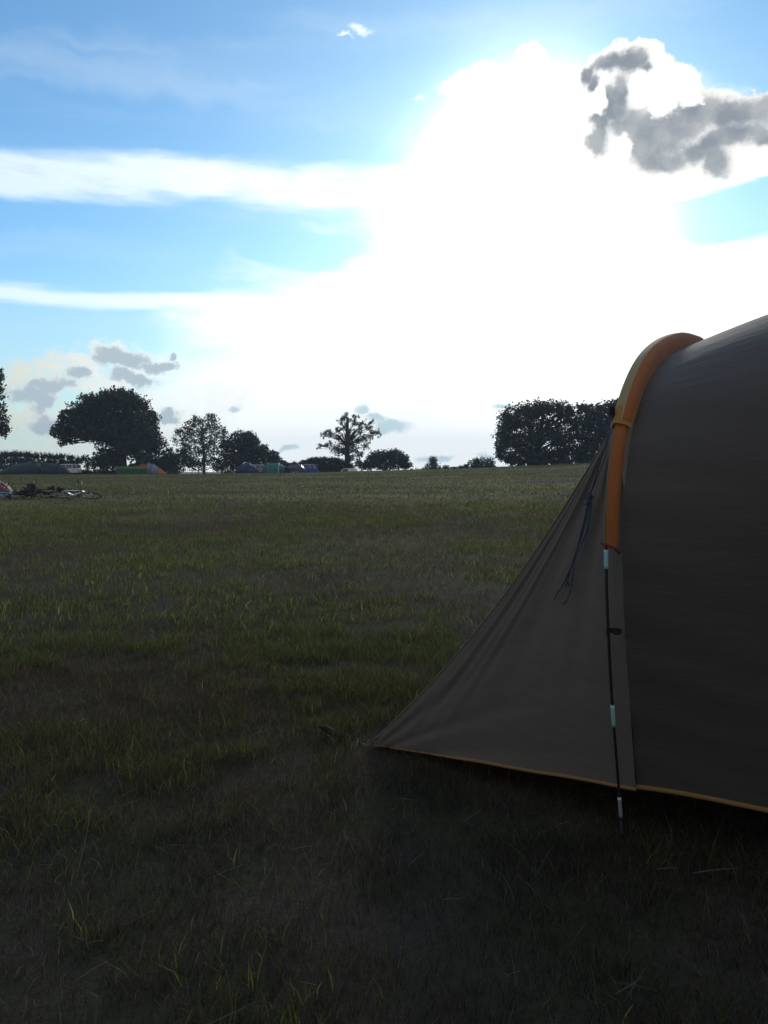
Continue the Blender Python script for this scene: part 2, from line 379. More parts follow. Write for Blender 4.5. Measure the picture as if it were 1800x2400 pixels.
# ------------------------------------------------------------------ grass
def wedge(n, d0, d1, pw=1.0, half=0.60):
    d = d0 + (d1 - d0) * rng.random(n) ** pw
    t = (rng.random(n) * 2 - 1) * half
    return d * t, d * np.sqrt(np.maximum(0.2, 1 - 0 * t))
def blades(name, n, d0, d1, h, w, lean, trans, label, half=0.60, pw=1.0, kind_mix=None):
    x, y = wedge(n, d0, d1, pw, half)
    # clumping: keep more where a patch noise is high
    patch = fbm(x * 0.9, y * 0.9, 4, 0); tuft = fbm(x * 4.5, y * 4.5, 2, 3)
    keep = rng.random(n) < np.clip(0.62 + 1.2 * (patch - 0.42) + 0.9 * (tuft - 0.45), 0.35, 1)
    dd = np.hypot(x, y); keep &= rng.random(n) < sst(d0 * 0.95, d0 * 1.4, dd) * (1 - sst(d1 * 0.72, d1, dd)) if d0 > 2 else rng.random(n) < (1 - sst(d1 * 0.72, d1, dd))
    x, y, patch, tuft = x[keep], y[keep], patch[keep], tuft[keep]; n = len(x)
    z = ground_z(x, y) - 0.005
    grn = sst(0.44, 0.60, fbm(x * 0.55 + 3, y * 0.55 + 9, 4, 2) * 0.65 + tuft * 0.35)
    dist = np.hypot(x, y)
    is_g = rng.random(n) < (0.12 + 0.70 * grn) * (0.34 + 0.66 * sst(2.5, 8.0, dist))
    hh = h * (0.45 + 0.9 * rng.random(n)) * (0.62 + 0.85 * tuft) * np.where(is_g, 1.1, 0.9)
    ww = w * (0.6 + 0.8 * rng.random(n)) * np.where(is_g, 1.25, 0.7)
    an = rng.random(n) * 2 * np.pi; ln = lean * (0.2 + 1.1 * rng.random(n)) * hh; fa = rng.random(n) * 2 * np.pi
    side = np.stack([np.cos(fa), np.sin(fa), np.zeros(n)], -1) * (ww / 2)[:, None]
    dirv = np.stack([np.cos(an), np.sin(an), np.zeros(n)], -1)
    P0 = np.stack([x, y, z], -1); P1 = P0 + dirv * (ln * 0.3)[:, None]; P1[:, 2] += hh * 0.55; P2 = P0 + dirv * ln[:, None]; P2[:, 2] += hh
    V1 = np.stack([P0 - side, P0 + side, P1 + side * 0.8, P1 - side * 0.8], 1); V2 = np.stack([P1 - side * 0.8, P1 + side * 0.8, P2 + side * 0.12, P2 - side * 0.12], 1)
    V = np.concatenate([V1, V2], 0)
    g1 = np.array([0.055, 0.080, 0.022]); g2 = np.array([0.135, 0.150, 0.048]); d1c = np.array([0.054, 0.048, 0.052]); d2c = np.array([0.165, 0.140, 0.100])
    red = (rng.random(n) < 0.55 * sst(0.46, 0.60, fbm(x * 0.4 + 40, y * 0.4 + 7, 4, 4)))[:, None]
    t = rng.random(n)[:, None]; yel = (rng.random(n) < 0.14)[:, None]
    col = np.where(is_g[:, None], g1 * (1 - t) + g2 * t, d1c * (1 - t) + d2c * t ** 2)
    col = np.where(red & ~is_g[:, None], np.array([0.125, 0.078, 0.052]) * (0.6 + 0.7 * t), col)
    col = np.where(yel & is_g[:, None], np.array([0.17, 0.15, 0.04]), col)
    col = col * (0.74 + 0.46 * sst(2.5, 11.0, dist))[:, None]  # distance gain paints near shade and far backlight into the blade colour
    col = col * (0.55 + 0.9 * rng.random((n, 1)) ** 2) * np.where(rng.random((n, 1)) < 0.05, 2.0, 1.0)
    tint = np.concatenate([col, np.ones((n, 1))], -1)
    T = np.repeat(tint[:, None, :], 4, 1); T = np.concatenate([T, T], 0)
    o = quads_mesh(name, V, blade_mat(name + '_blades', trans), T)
    return tag(o, label, 'grass', kind='stuff')
def build_grass():
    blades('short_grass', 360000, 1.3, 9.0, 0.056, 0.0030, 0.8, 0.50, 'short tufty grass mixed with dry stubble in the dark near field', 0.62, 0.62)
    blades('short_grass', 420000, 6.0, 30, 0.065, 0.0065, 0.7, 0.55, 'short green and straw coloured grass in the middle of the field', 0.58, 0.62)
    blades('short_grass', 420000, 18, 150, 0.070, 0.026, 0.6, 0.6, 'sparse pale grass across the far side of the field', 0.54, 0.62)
    # long pale straws lying and standing in the near field
    n = 1500; x, y = wedge(n, 1.4, 9.0, 0.7); z = ground_z(x, y)
    V = []; tt = []
    for i in range(n):
        L = 0.05 + 0.12 * random.random() ** 2 + (0.20 if i % 60 == 0 else 0); a = random.random() * 6.28
        up = random.random() ** 1.5 * 1.3 if i % 3 else 1.3
        p = np.array([x[i], y[i], z[i] + 0.01 + 0.05 * random.random() * (up < 0.5)]); d = np.array([math.cos(a) * math.cos(up), math.sin(a) * math.cos(up), math.sin(up)])
        w = 0.0007 + 0.0007 * random.random(); bend = np.array([random.uniform(-.08, .08), random.uniform(-.08, .08), -0.05]) * L
        q = p + d * L * 0.5; r = p + d * L + bend
        toc = np.array([0, 0, 1.45]) - p; s1 = np.cross(d, np.array([0.3, -1.0, 0.6])); s1 = s1 / (np.linalg.norm(s1) + 1e-6) * w
        V.append([p - s1, p + s1, q + s1, q - s1]); V.append([q - s1, q + s1, r + s1 * .5, r - s1 * .5])
        b = random.uniform(0.6, 1.15); c = [0.11 * b, 0.10 * b, 0.088 * b, 1]; tt.append([c] * 4); tt.append([c] * 4)
    o = quads_mesh('dry_straw', np.array(V), blade_mat('straw_stalks', 0.15), np.array(tt))
    tag(o, 'thin pale straw stalks lying and standing in the near grass', 'straw', kind='stuff')
random.seed(5)
build_grass()

# ------------------------------------------------------------------ the big tent
TA = R(28)
def tent():
    root = empty('tunnel_tent', (0.953, 3.487, gz(0.953, 3.487)), -TA)
    tag(root, 'large taupe and orange tunnel tent with pegged porch at the right edge', 'tent')
    # local axes: X runs along the tent toward the camera's right, Y across it, Z up
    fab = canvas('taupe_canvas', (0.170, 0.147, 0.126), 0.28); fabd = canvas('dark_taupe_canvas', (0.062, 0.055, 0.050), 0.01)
    org = canvas('orange_canvas', (0.36, 0.125, 0.035), 0.26, 0.0); khaki_glare = canvas('khaki_glare_canvas', (0.46, 0.38, 0.20), 0.42, 0.0)
    binding = canvas('dull_orange_binding', (0.27, 0.14, 0.045), 0.1, 0.0)
    polem = mat('black_pole', (0.018, 0.018, 0.02), 0.4, spec=0.5); ferr = mat('pale_teal_sleeve', (0.28, 0.50, 0.48), 0.35, spec=0.5, var=0.05)
    silv = mat('pale_metal_tip', (0.52, 0.52, 0.56), 0.35, metal=0.5, var=0.05)
    web = mat('black_webbing', (0.012, 0.012, 0.014), 0.8, bump=0.3); cord = mat('blue_cord', (0.055, 0.065, 0.12), 0.8, bump=0.4, bscale=300); redb = mat('dark_red_binding', (0.17, 0.02, 0.018), 0.7)
    # pole line (s across, z up), near foot to apex, then mirrored
    W = 3.1
    half = [(0, 0), (-.09, .28), (-.19, .55), (-.28, .90), (-.325, 1.16), (-.315, 1.37), (-.265, 1.53), (-.16, 1.67), (.04, 1.83), (.28, 1.94), (.60, 2.03), (1.05, 2.12), (1.55, 2.16)]
    def smooth_curve(pts, n):
        P = np.array(pts, float); L = np.r_[0, np.cumsum(np.linalg.norm(np.diff(P, axis=0), axis=1))]; u = np.linspace(0, L[-1], n)
        Q = np.stack([np.interp(u, L, P[:, 0]), np.interp(u, L, P[:, 1])], -1)
        for _ in range(60): Q[1:-1] = (Q[:-2] + 2 * Q[1:-1] + Q[2:]) / 4
        return Q
    Hn = 150
    A = smooth_curve(half, Hn); full = np.concatenate([A, np.stack([W - A[::-1][1:, 0], A[::-1][1:, 1]], -1)], 0)
    d = np.gradient(full, axis=0); d /= np.linalg.norm(d, axis=1)[:, None]; nrm = np.stack([-d[:, 1], d[:, 0]], -1)     # outward
    def P(t, s, z): return Vector((t, s, z))
    def line(t, off): return [P(t, full[i, 0] + nrm[i, 0] * (off[i] if hasattr(off, '__len__') else off), full[i, 1] + nrm[i, 1] * (off[i] if hasattr(off, '__len__') else off)) for i in range(len(full))]
    zz = full[:, 1]; up = sst(1.3, 2.1, zz)
    K = len(full)
    i0 = int(np.argmax(zz > 0.20)); i1 = K - 1 - i0                     # hem
    # ---- body: lofted between arches
    rings = []
    ts = [0.055, 0.10, 0.16, 0.24, 0.34, 0.46, 0.6, 0.8, 1.0, 1.2, 1.4, 1.6, 1.7, 1.9, 2.2, 2.6, 3.0, 3.2, 3.3]
    for t in ts:
        g = min(t, 1.65) / 1.65; zs = 1 + 0.22 * g; ws = 1 + 0.05 * math.sin(g * math.pi / 2)
        sag = 0.035 * math.sin(math.pi * min(1, t / 1.65)) if t < 1.65 else 0.05 * math.sin(math.pi * min(1, (t - 1.65) / 1.65))
        inn = -(0.022 + 0.050 * up) * math.exp(-((t - 0.055) / 0.30)) - sag
        ring = []
        for i in range(i0, i1 + 1):
            s = full[i, 0] + nrm[i, 0] * inn[i]; z = full[i, 1] + nrm[i, 1] * inn[i]
            # lower wall hangs in from the bulging pole
            low = 1 - sst(0.2, 1.3, z); sg = 1 if s < W / 2 else -1
            s += sg * (0.03 * low - 0.0)
            wr = 0.008 * math.sin(z * 5 + t * 4) + 0.009 * math.sin(t * 11 + z * 2.5) * (1 - low) + 0.0035 * math.sin(z * 31 + t * 9)
            s += sg * wr
            zf = z * (1 + (zs - 1) * sst(0.2, 2.0, z)); sf = W / 2 + (s - W / 2) * ws
            if i in (i0, i1): zf = 0.20 + 0.004 * math.sin(t * 7) + 0.012 * math.sin(t * 2.9)
            ring.append(P(t, sf, zf))
        rings.append(ring)
    mb = MB(); mb.loft(rings)
    last = rings[-1]; cx = P(4.6, W / 2, 0.9)                             # sloping rear end
    back = [[p.lerp(P(4.5, W / 2 + (p.y - W / 2) * 0.55, 0.2 + (p.z - 0.2) * 0.15), q) + P(0, 0, 0.10 * math.sin(q * math.pi) * min(1, p.z)) for p in last] for q in (0.0, 0.25, 0.5, 0.75, 1.0)]
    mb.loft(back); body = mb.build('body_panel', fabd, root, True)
    mb = MB(); mb.tube([r[0] + P(0, -0.003, 0) for r in rings] + [b[0] for b in back[1:]], 0.010, 6)
    mb.tube([r[-1] + P(0, 0.003, 0) for r in rings] + [b[-1] for b in back[1:]], 0.010, 6); mb.build('hem_binding', binding, body, True)
    # ---- second and third arches show as seams over ribs
    for t in (1.65, 3.3):
        k = min(range(len(ts)), key=lambda q: abs(ts[q] - t)); mb = MB(); mb.tube([p + P(0, 0, 0.012) for p in rings[k]], 0.016, 6); mb.build('pole_sleeve', org, root, True)
    # ---- first arch: pole, sleeves
    pts = [P(0.0, full[i, 0], full[i, 1]) for i in range(K)]
    pole = MB().tube(pts, 0.0058, 8).build('pole', polem, root, True)
    zl = [p.z for p in pts[:Hn]]
    def seg(z0, z1, r, m, nm, par):
        q = []
        for k in range(7):
            z = z0 + (z1 - z0) * k / 6; q.append(P(0, float(np.interp(z, zl, [p.y for p in pts[:Hn]])), z))
        return MB().tube(q, r, 10).build(nm, m, par, True)
    seg(1.095, 1.165, 0.0085, ferr, 'reflective_sleeve', pole); seg(0.475, 0.565, 0.0080, ferr, 'reflective_sleeve', pole)
    seg(0.075, 0.165, 0.0075, silv, 'metal_ferrule', pole); seg(0.0, 0.060, 0.0055, silv, 'pole_tip', pole)
    iS = int(np.argmax(zz > 1.175)); iC = int(np.argmax(zz > 1.64)); 
    def sleeve(a, b, ro, t0, t1, depth, m_out, m_in, n_out, n_in, sp=0.014):
        out = MB(); inn = MB(); ro_ = []; ri_ = []
        for i in range(a, b + 1):
            f = full[i]; n = nrm[i]; dp = depth(i)
            q = lambda t, r: P(t, f[0] + n[0] * r, f[1] + n[1] * r)
            ro_.append([q(t0 - 0.004, -0.020 - dp), q(t0, 0.0), q(t0 + 0.006, ro * 0.8), q(t0 + sp, ro)])
            ri_.append([q(t0 + sp, ro), q(t0 + sp + 0.012, ro * 0.85), q(t1 - 0.004, ro * 0.15), q(t1, -0.01), q(t1 + 0.003, -0.012 - dp)])
        out.loft(ro_); inn.loft(ri_)
        o = out.build(n_out, m_out, root, True); inn.build(n_in, m_in, o, True); return o
    low = sleeve(iS, iC, 0.006, -0.007, 0.038, lambda i: 0.016, khaki_glare, org, 'lower_pole_sleeve', 'sleeve_flank', 0.006)
    hi = sleeve(iC - 1, K - 1 - (iC - 1), 0.015, -0.018, 0.052, lambda i: 0.018 + 0.045 * up[i], khaki_glare, org, 'upper_pole_sleeve', 'sleeve_flank', 0.040)  # pale cloth carried onto the flank paints glare along the sleeve's outer half
    sleeve(K - 1 - iC, K - 1 - iS, 0.010, -0.012, 0.047, lambda i: 0.016, khaki_glare, org, 'lower_pole_sleeve', 'sleeve_flank', 0.006)
    # collar where upper sleeve ends
    f = full[iC]; n = nrm[iC]; cr = []
    for k in range(-2, 3):
        i = iC + k; f = full[i]; n = nrm[i]; e = 0.017 - 0.0008 * k
        cr.append([P(t, f[0] + n[0] * r, f[1] + n[1] * r) for t, r in ((-0.022, -0.02), (-0.020, 0.004), (-0.008, e), (0.010, e), (0.036, 0.008), (0.054, -0.012))])
    MB().loft(cr).build('sleeve_collar', canvas('ochre_canvas', (0.46, 0.26, 0.08), 0.4, 0.0), hi, True)
    # binding at the lower end of sleeve
    f = full[iS]; MB().tube([P(-0.016, f[0] - 0.006, f[1] + 0.012), P(0.0, f[0] - 0.012, f[1] + 0.008), P(0.03, f[0] - 0.004, f[1] - 0.004), P(0.045, f[0] + 0.016, f[1] - 0.024)], 0.0045, 6).build('end_binding', redb, low, True)
    # strap and clip tying pole to the wall
    zc = 0.86; sc = float(np.interp(zc, zl, [p.y for p in pts[:Hn]]))
    st = MB().box(P(0.022, sc + 0.006, zc + .002), (0.050, 0.003, 0.018), bev=0.001).build('clip_strap', web, root)
    MB().box(P(0.030, sc + 0.001, zc), (0.026, 0.008, 0.026), bev=0.003).tube([P(0, sc - 0.011, zc - 0.012), P(0, sc - 0.011, zc + 0.012)], 0.006, 6).build('pole_clip', web, st)
    # ---- porch: two wings and a door between them
    def wing(near):
        def S(s): return s if near else W - s
        B = [];  n = 60; m = 64
        iA = int(np.argmax(zz > 1.625)); seam = []
        for k in range(n + 1):
            z = 0.20 + (zz[iA] - 0.20) * k / n
            s = float(np.interp(z, zz[:Hn], full[:Hn, 0])); s += 0.048 * (1 - sst(1.2, 1.62, z)); seam.append((0.055 - 0.06 * sst(1.35, 1.62, z), s, z))
        peg = (-1.40, 0.44, 0.035); a1 = seam[-1]
        crease = []
        for k in range(n + 1):
            q = k / n; bow = math.sin(math.pi * q) ** 0.9
            crease.append((peg[0] + (a1[0] - peg[0]) * q + 0.055 * bow, peg[1] + (a1[1] - peg[1]) * q + 0.02 * bow, peg[2] + (a1[2] - peg[2]) * q - 0.045 * bow))
        rings = []
        for k in range(n + 1):
            row = []
            for j in range(m + 1):
                q = j / m; a = np.array(crease[k]); b = np.array(seam[k]); p = a * (1 - q) + b * q
                bell = math.sin(math.pi * q) * (1 - (k / n) ** 3)
                p[1] += 0.045 * bell                                        # fabric pulled inward between its taut edges
                # creases fanning out from the peg and from the arch
                ang = math.atan2(p[2] + 0.02, p[0] + 1.42); r1 = math.hypot(p[2], p[0] + 1.4)
                p[1] += 0.008 * (math.sin(ang * 31) + 0.5 * math.sin(ang * 57 + 1)) * math.exp(-r1 * 1.6) * min(1, r1 * 6)
                ang2 = math.atan2(p[0] - a1[0] - .03, a1[2] + 0.05 - p[2]); r2 = math.hypot(p[0] - a1[0], a1[2] - p[2])
                p[1] += 0.009 * (math.sin(ang2 * 27 + 0.6) + 0.6 * math.sin(ang2 * 53)) * math.exp(-r2 * 1.3) * min(1, r2 * 5) * math.sin(math.pi * min(1, q * 1.02)) ** 0.5
                kk = k / n; wq = math.exp(-((q - 0.16) / 0.13) ** 2) * math.sin(math.pi * min(1, kk * 1.05)) ** 0.7
                p[1] += wq * (0.0045 * math.sin(q * 44 + 2.2 * math.sin(kk * 3.0)) + 0.0035 * math.sin(q * 95 + kk * 5))
                if k == 0: p[2] += -0.010 * math.sin(math.pi * q) + 0.0015 * math.sin(q * 17)
                row.append(P(p[0], S(p[1]), p[2]))
            rings.append(row)
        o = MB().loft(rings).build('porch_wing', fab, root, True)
        MB().tube([p + P(0, -0.002 if near else 0.002, -0.003) for p in rings[0]], [0.0028 + 0.0050 * sst(0.0, 0.5, j / m) for j in range(m + 1)], 6).build('hem_binding', binding, o, True)
        MB().tube([r[0] for r in rings], 0.0035, 5).build('edge_seam', fab, o, True)
        return [r[0] for r in rings], [r[-1] for r in rings], iA
    c1, s1, iA = wing(True); c2, s2, _ = wing(False)
    door = []
    for k in range(len(c1)):
        row = [c1[k].lerp(c2[k], j / 14) + P(0.05 * math.sin(math.pi * j / 14), 0, 0) for j in range(15)]
        if k == len(c1) - 1: row = [c1[k].lerp(c2[k], j / 14) for j in range(15)]
        door.append(row)
    dm = MB().loft(door)
    nA = 15; top = [P(0.0, *(full[int(round(iA + (K - 1 - 2 * iA) * j / 14))] - 0.02 * nrm[int(round(iA + (K - 1 - 2 * iA) * j / 14))])) for j in range(nA)]
    dm.loft([door[-1], top]); dm.build('door_panel', fab, root, True)
    # webbing tab at the top of the crease, guy rope tied back and hanging down the wing
    aT = c1[-1]; tabp = aT + P(-0.012, -0.004, 0.03)
    tab = MB().box(tabp, (0.02, 0.006, 0.05), bev=0.002).build('guy_tab', web, root)
    def wing_pt(px, py, off=0.012):
        # a point just outside the near wing: solved on the wing's mean plane
        a = P(-1.40, .44, .035); b = P(0.055, -.05, .2); c = P(0, -.22, 1.62); nn = (b - a).cross(c - a).normalized()
        if nn.y > 0: nn = -nn
        Rm = Matrix.Rotation(-TA, 3, 'Z'); o = Rm.inverted() @ (CAM - root.location); dd = Rm.inverted() @ (at(px, py, 1.0) - CAM)
        h = (a - o).dot(nn) / dd.dot(nn); return o + dd * h + nn * off
    g = lambda *q: [wing_pt(x, y, 0.010) for x, y in q]
    rope = MB()
    rope.tube([tabp] + g((1418, 1060), (1413, 1072), (1402, 1110), (1390, 1150)), 0.0022, 5)
    rope.tube([tabp + P(-.004, 0, 0)] + g((1424, 1062), (1410, 1100), (1388, 1155)), 0.0018, 5)
    gr = rope.build('guy_rope', cord, root, True)
    kn = MB(); kc = wing_pt(1387, 1166, 0.014)
    for k in range(6): kn.torus(kc + P(random.uniform(-.004, .004), -.003, -0.010 + 0.006 * k), (random.uniform(-.5, .5), random.uniform(-.5, .5), 1), 0.009, 0.0026, 12, 5)
    kn.torus(kc + P(-0.022, 0, -0.012), (0.2, 1, .3), 0.014, 0.0020, 14, 5); kn.build('rope_knot', cord, gr, True)
    hk = MB()
    strands = [[(1384, 1175), (1378, 1210), (1368, 1250), (1352, 1300), (1336, 1345), (1322, 1372), (1310, 1388), (1303, 1404)],
               [(1388, 1175), (1380, 1215), (1366, 1262), (1350, 1305), (1338, 1350), (1330, 1374)],
               [(1392, 1178), (1388, 1210), (1380, 1245), (1364, 1285), (1352, 1312), (1346, 1360), (1341, 1388), (1334, 1405), (1326, 1415)],
               [(1386, 1178), (1376, 1222), (1360, 1275), (1344, 1322), (1334, 1360), (1337, 1371)],
               [(1382, 1178), (1372, 1225), (1358, 1280), (1342, 1330), (1326, 1366)],
               [(1389, 1180), (1386, 1222), (1379, 1262), (1376, 1284), (1368, 1292), (1361, 1290)]]
    for k, sg in enumerate(strands): hk.tube([wing_pt(x, y, 0.010 + 0.003 * (k % 3)) for x, y in sg], 0.0026 if k < 5 else 0.0014, 5)
    hk.build('rope_hank', cord, gr, True)
    # hanging strap on hem, and the strap to the corner peg
    cpt = c1[0]; pegw = P(-1.54, 0.50, 0.0)
    MB().box((cpt + P(-1.47, .47, .012)) / 2 + P(0, 0, 0.0), ((cpt - P(-1.47, .47, .012)).length, 0.014, 0.003), rot=Matrix.Rotation(math.atan2(0.03, -0.07), 3, 'Z')).build('peg_strap', web, root)
    # small blue toggle low on the wall at the picture's right edge
    tg = MB(); tg.tube([P(.60, -0.02, .245), P(.602, -0.032, .26), P(.60, -0.022, .285)], 0.004, 6).box(P(.60, -0.03, .262), (.02, .008, .02), bev=.002); tg.build('hem_toggle', cord, body)
    root['_dummy'] = 0; del root['_dummy']
    # the peg itself stands in the ground, a thing of its own
    M4 = Matrix.Translation(root.location) @ Matrix.Rotation(-TA, 4, 'Z')
    w = M4 @ P(-1.56, 0.52, 0); w.z = gz(w.x, w.y)
    pr = empty('tent_peg', w); tag(pr, 'dark peg with a black strap loop in the grass at the porch corner', 'tent peg')
    dv = (M4 @ P(-1.44, .46, .02)) - w; dv.normalize()
    MB().tube([Vector((0, 0, -.09)) - dv * -.06, Vector((0, 0, .0)), Vector((0, 0, .035)) - dv * 0.045], 0.006, 8).build('spike', web, pr, True)
    lp = MB()
    e0 = at(748, 1722, w.y + .05) - w; e1 = at(800, 1752, w.y) - w; e0.z = max(e0.z, .06); e1.z = max(e1.z, .02)
    lp.tube([e0, e0.lerp(e1, .3) + Vector((0, 0, .006)), e0.lerp(e1, .7) + Vector((0, 0, -.003)), e1], [.010, .019, .020, .012], 8); lp.build('strap_loop', web, pr, True)
    return root

def canvas(name, col, trans, weave=1.0):
    m = bpy.data.materials.new(name); m.use_nodes = True; N = NT(m.node_tree); b = N.n['Principled BSDF']
    o = N.n.new('ShaderNodeTexCoord').outputs['Object']
    n1 = N.noise(o, 2.5, 6, 0.65); n2 = N.noise(N.v('MULTIPLY', o, (90, 90, 600)), 1.0, 3, 0.6); n3 = N.noise(N.v('MULTIPLY', o, (500, 500, 60)), 1.0, 3, 0.6)
    n4 = N.noise(N.v('MULTIPLY', o, (1.2, 6, 7)), 1.0, 5, 0.55)
    c = N.mix(N.m('MULTIPLY_ADD', N.m('ADD', n2, n3), 0.25, N.m('MULTIPLY', n1, 0.5)), c4([x * 0.80 for x in col]), c4([min(1, x * 1.2) for x in col]))
    N.put(b.inputs['Base Color'], c); b.inputs['Roughness'].default_value = 0.75; b.inputs['Specular IOR Level'].default_value = 0.25
    b.inputs['Sheen Weight'].default_value = 0.15
    bp = N.n.new('ShaderNodeBump'); bp.inputs['Strength'].default_value = 0.6; bp.inputs['Distance'].default_value = 0.02
    N.put(bp.inputs['Height'], N.m('ADD', n4, N.m('MULTIPLY', N.m('ADD', n2, n3), 0.02 * weave))); N.l.new(bp.outputs[0], b.inputs['Normal'])
    t = N.n.new('ShaderNodeBsdfTranslucent'); N.put(t.inputs[0], c4([min(1, x * 1.5) for x in col])); N.l.new(bp.outputs[0], t.inputs['Normal'])
    ms = N.n.new('ShaderNodeMixShader'); ms.inputs[0].default_value = trans
    N.l.new(b.outputs[0], ms.inputs[1]); N.l.new(t.outputs[0], ms.inputs[2]); N.l.new(ms.outputs[0], N.n['Material Output'].inputs[0])
    return m
random.seed(8)
tent()

# ------------------------------------------------------------------ trees and hedges
def leaf_cloud(blobs, per, size, rs, shell=0.55):
    """separate leaf-sprig faces spread through a set of ellipsoids (x, y, z, rx, ry, rz, weight)"""
    out = []
    for b in blobs:
        n = max(4, int(per * b[6] * (b[3] * b[5]) ** 0.8)); v = rs.normal(size=(n, 3)); v /= np.linalg.norm(v, axis=1)[:, None]
        r = shell + (1.04 - shell) * rs.random(n) ** 0.8; r = np.where(rs.random(n) < 0.25, rs.random(n) ** 0.5, r)
        # knock sprays into little clumps
        k = max(2, n // 13); ce = rs.integers(0, k, n); cen = v[:k] * r[:k, None]
        pos = cen[ce] * 0.93 * np.array([b[3], b[4], b[5]]) + rs.normal(size=(n, 3)) * min(0.30, 0.16 * (b[3] + b[5]) / 2 + 0.05) + np.array(b[:3])
        s = size * (0.5 + 0.9 * rs.random(n)); a = rs.normal(size=(n, 3)); a /= np.linalg.norm(a, axis=1)[:, None]
        c = rs.normal(size=(n, 3)); c -= a * (c * a).sum(1)[:, None]; c /= np.linalg.norm(c, axis=1)[:, None]
        a = a * s[:, None] * 0.5; c = c * (s * (0.35 + 0.4 * rs.random(n)))[:, None] * 0.7
        out.append(np.stack([pos - a, pos + c * 0.9 - a * 0.1, pos + a, pos - c * 0.8 + a * 0.15], 1))
    return np.concatenate(out, 0)
def tree(name, label, cat, base, blobs, trunk_r, trunk_h, leafm, per=90, size=0.42, seed=1, lean=(0, 0), group=None, ivy=None, fork=0.6, limb_r=0.32, fat=1.0, deep=1.0):
    """blobs are in metres from the tree's foot: x, z, rx, rz, weight"""
    rs = np.random.default_rng(seed); rd = random.Random(seed)
    root = empty(name, base); tag(root, label, cat, group)
    xs = [b[0] for b in blobs]; half = max(2.0, (max(xs) - min(xs)) / 2); cx = (max(xs) + min(xs)) / 2
    B = []
    for (x, z, rx, rz, w) in blobs:
        sp = math.sqrt(max(0.05, 1 - ((x - cx) / (half + rx)) ** 2)) * half * 0.75
        sp *= deep; k = max(1, int(round(1 + 1.6 * sp / (rx + rz))))
        for i in range(k):
            y = (i - (k - 1) / 2) * (2 * sp / max(1, k)) * 0.9 + rd.uniform(-.3, .3) * rx
            sh = 1 - 0.12 * abs(y) / (sp + 0.1)
            B.append((x * sh + rd.uniform(-.1, .1) * rx, y, z * (1 - 0.10 * (abs(y) / (sp + .1)) ** 2), rx * fat, (rx + rz) / 2 * fat, rz * fat * 1.08, w))
    V = leaf_cloud(B, per, size, rs)
    mb = MB(); hi = max(b[1] + b[3] for b in blobs) 
    tl = Vector((lean[0], lean[1], 0))
    pts = [Vector((0, 0, -0.3)), Vector((0, 0, 0.3)), tl * 0.4 + Vector((0, 0, trunk_h * 0.6)), tl + Vector((0, 0, trunk_h))]
    mb.tube(pts, [trunk_r * 1.45, trunk_r * 1.1, trunk_r * 0.92, trunk_r * 0.85], 9)
    top = tl + Vector((0, 0, trunk_h)); mid = tl * 1.4 + Vector((cx * 0.2, 0, trunk_h + (hi - trunk_h) * fork))
    mb.tube([top, top.lerp(mid, .5) + Vector((rd.uniform(-.3, .3), 0, 0)), mid], [trunk_r * .85, trunk_r * .6, trunk_r * .3], 7)
    lm = MB()
    for b in B:
        c = Vector(b[:3]); q = min(0.85, max(0.0, (c.z - trunk_h) / max(0.5, hi - trunk_h) * 0.7)); st = top.lerp(mid, q) if c.z > trunk_h else pts[2].lerp(top, rd.uniform(.5, 1))
        m1 = st.lerp(c, 0.45) + Vector((rd.uniform(-.2, .2), rd.uniform(-.2, .2), 0.10 * (c - st).length)); rr = trunk_r * limb_r * (0.6 + 0.5 * rd.random())
        lm.tube([st, m1, c], [rr, rr * .6, rr * .22], 5)
        for _ in range(5):
            e = c + Vector((rd.uniform(-1, 1) * b[3], rd.uniform(-1, 1) * b[4], rd.uniform(-.6, 1) * b[5])) * 0.9; lm.tube([m1.lerp(c, .7), c.lerp(e, .5) + Vector((0, 0, .1)), e], [rr * .3, rr * .18, .015], 4)
    mb.build('trunk', M['bark'], root, True); lm.build('limbs', M['bark'], root, True)
    quads_mesh('crown', V, leafm, None, parent=root)
    if ivy: quads_mesh('ivy', leaf_cloud(ivy, 150, 0.3, rs, 0.8), M['hedge'], None, parent=root)
    return root
def blobs_px(px0, Y, lst):
    """blobs traced as px, py, rx, ry (photo pixels) turned to metres round a foot at px0"""
    b = base_at(px0, Y); k = Y / FOC; out = []
    for q in lst:
        p = at(q[0], q[1], Y); out.append((p.x - b.x, p.z - b.z, q[2] * k, q[3] * k, q[4] if len(q) > 4 else 1.0))
    return b, out

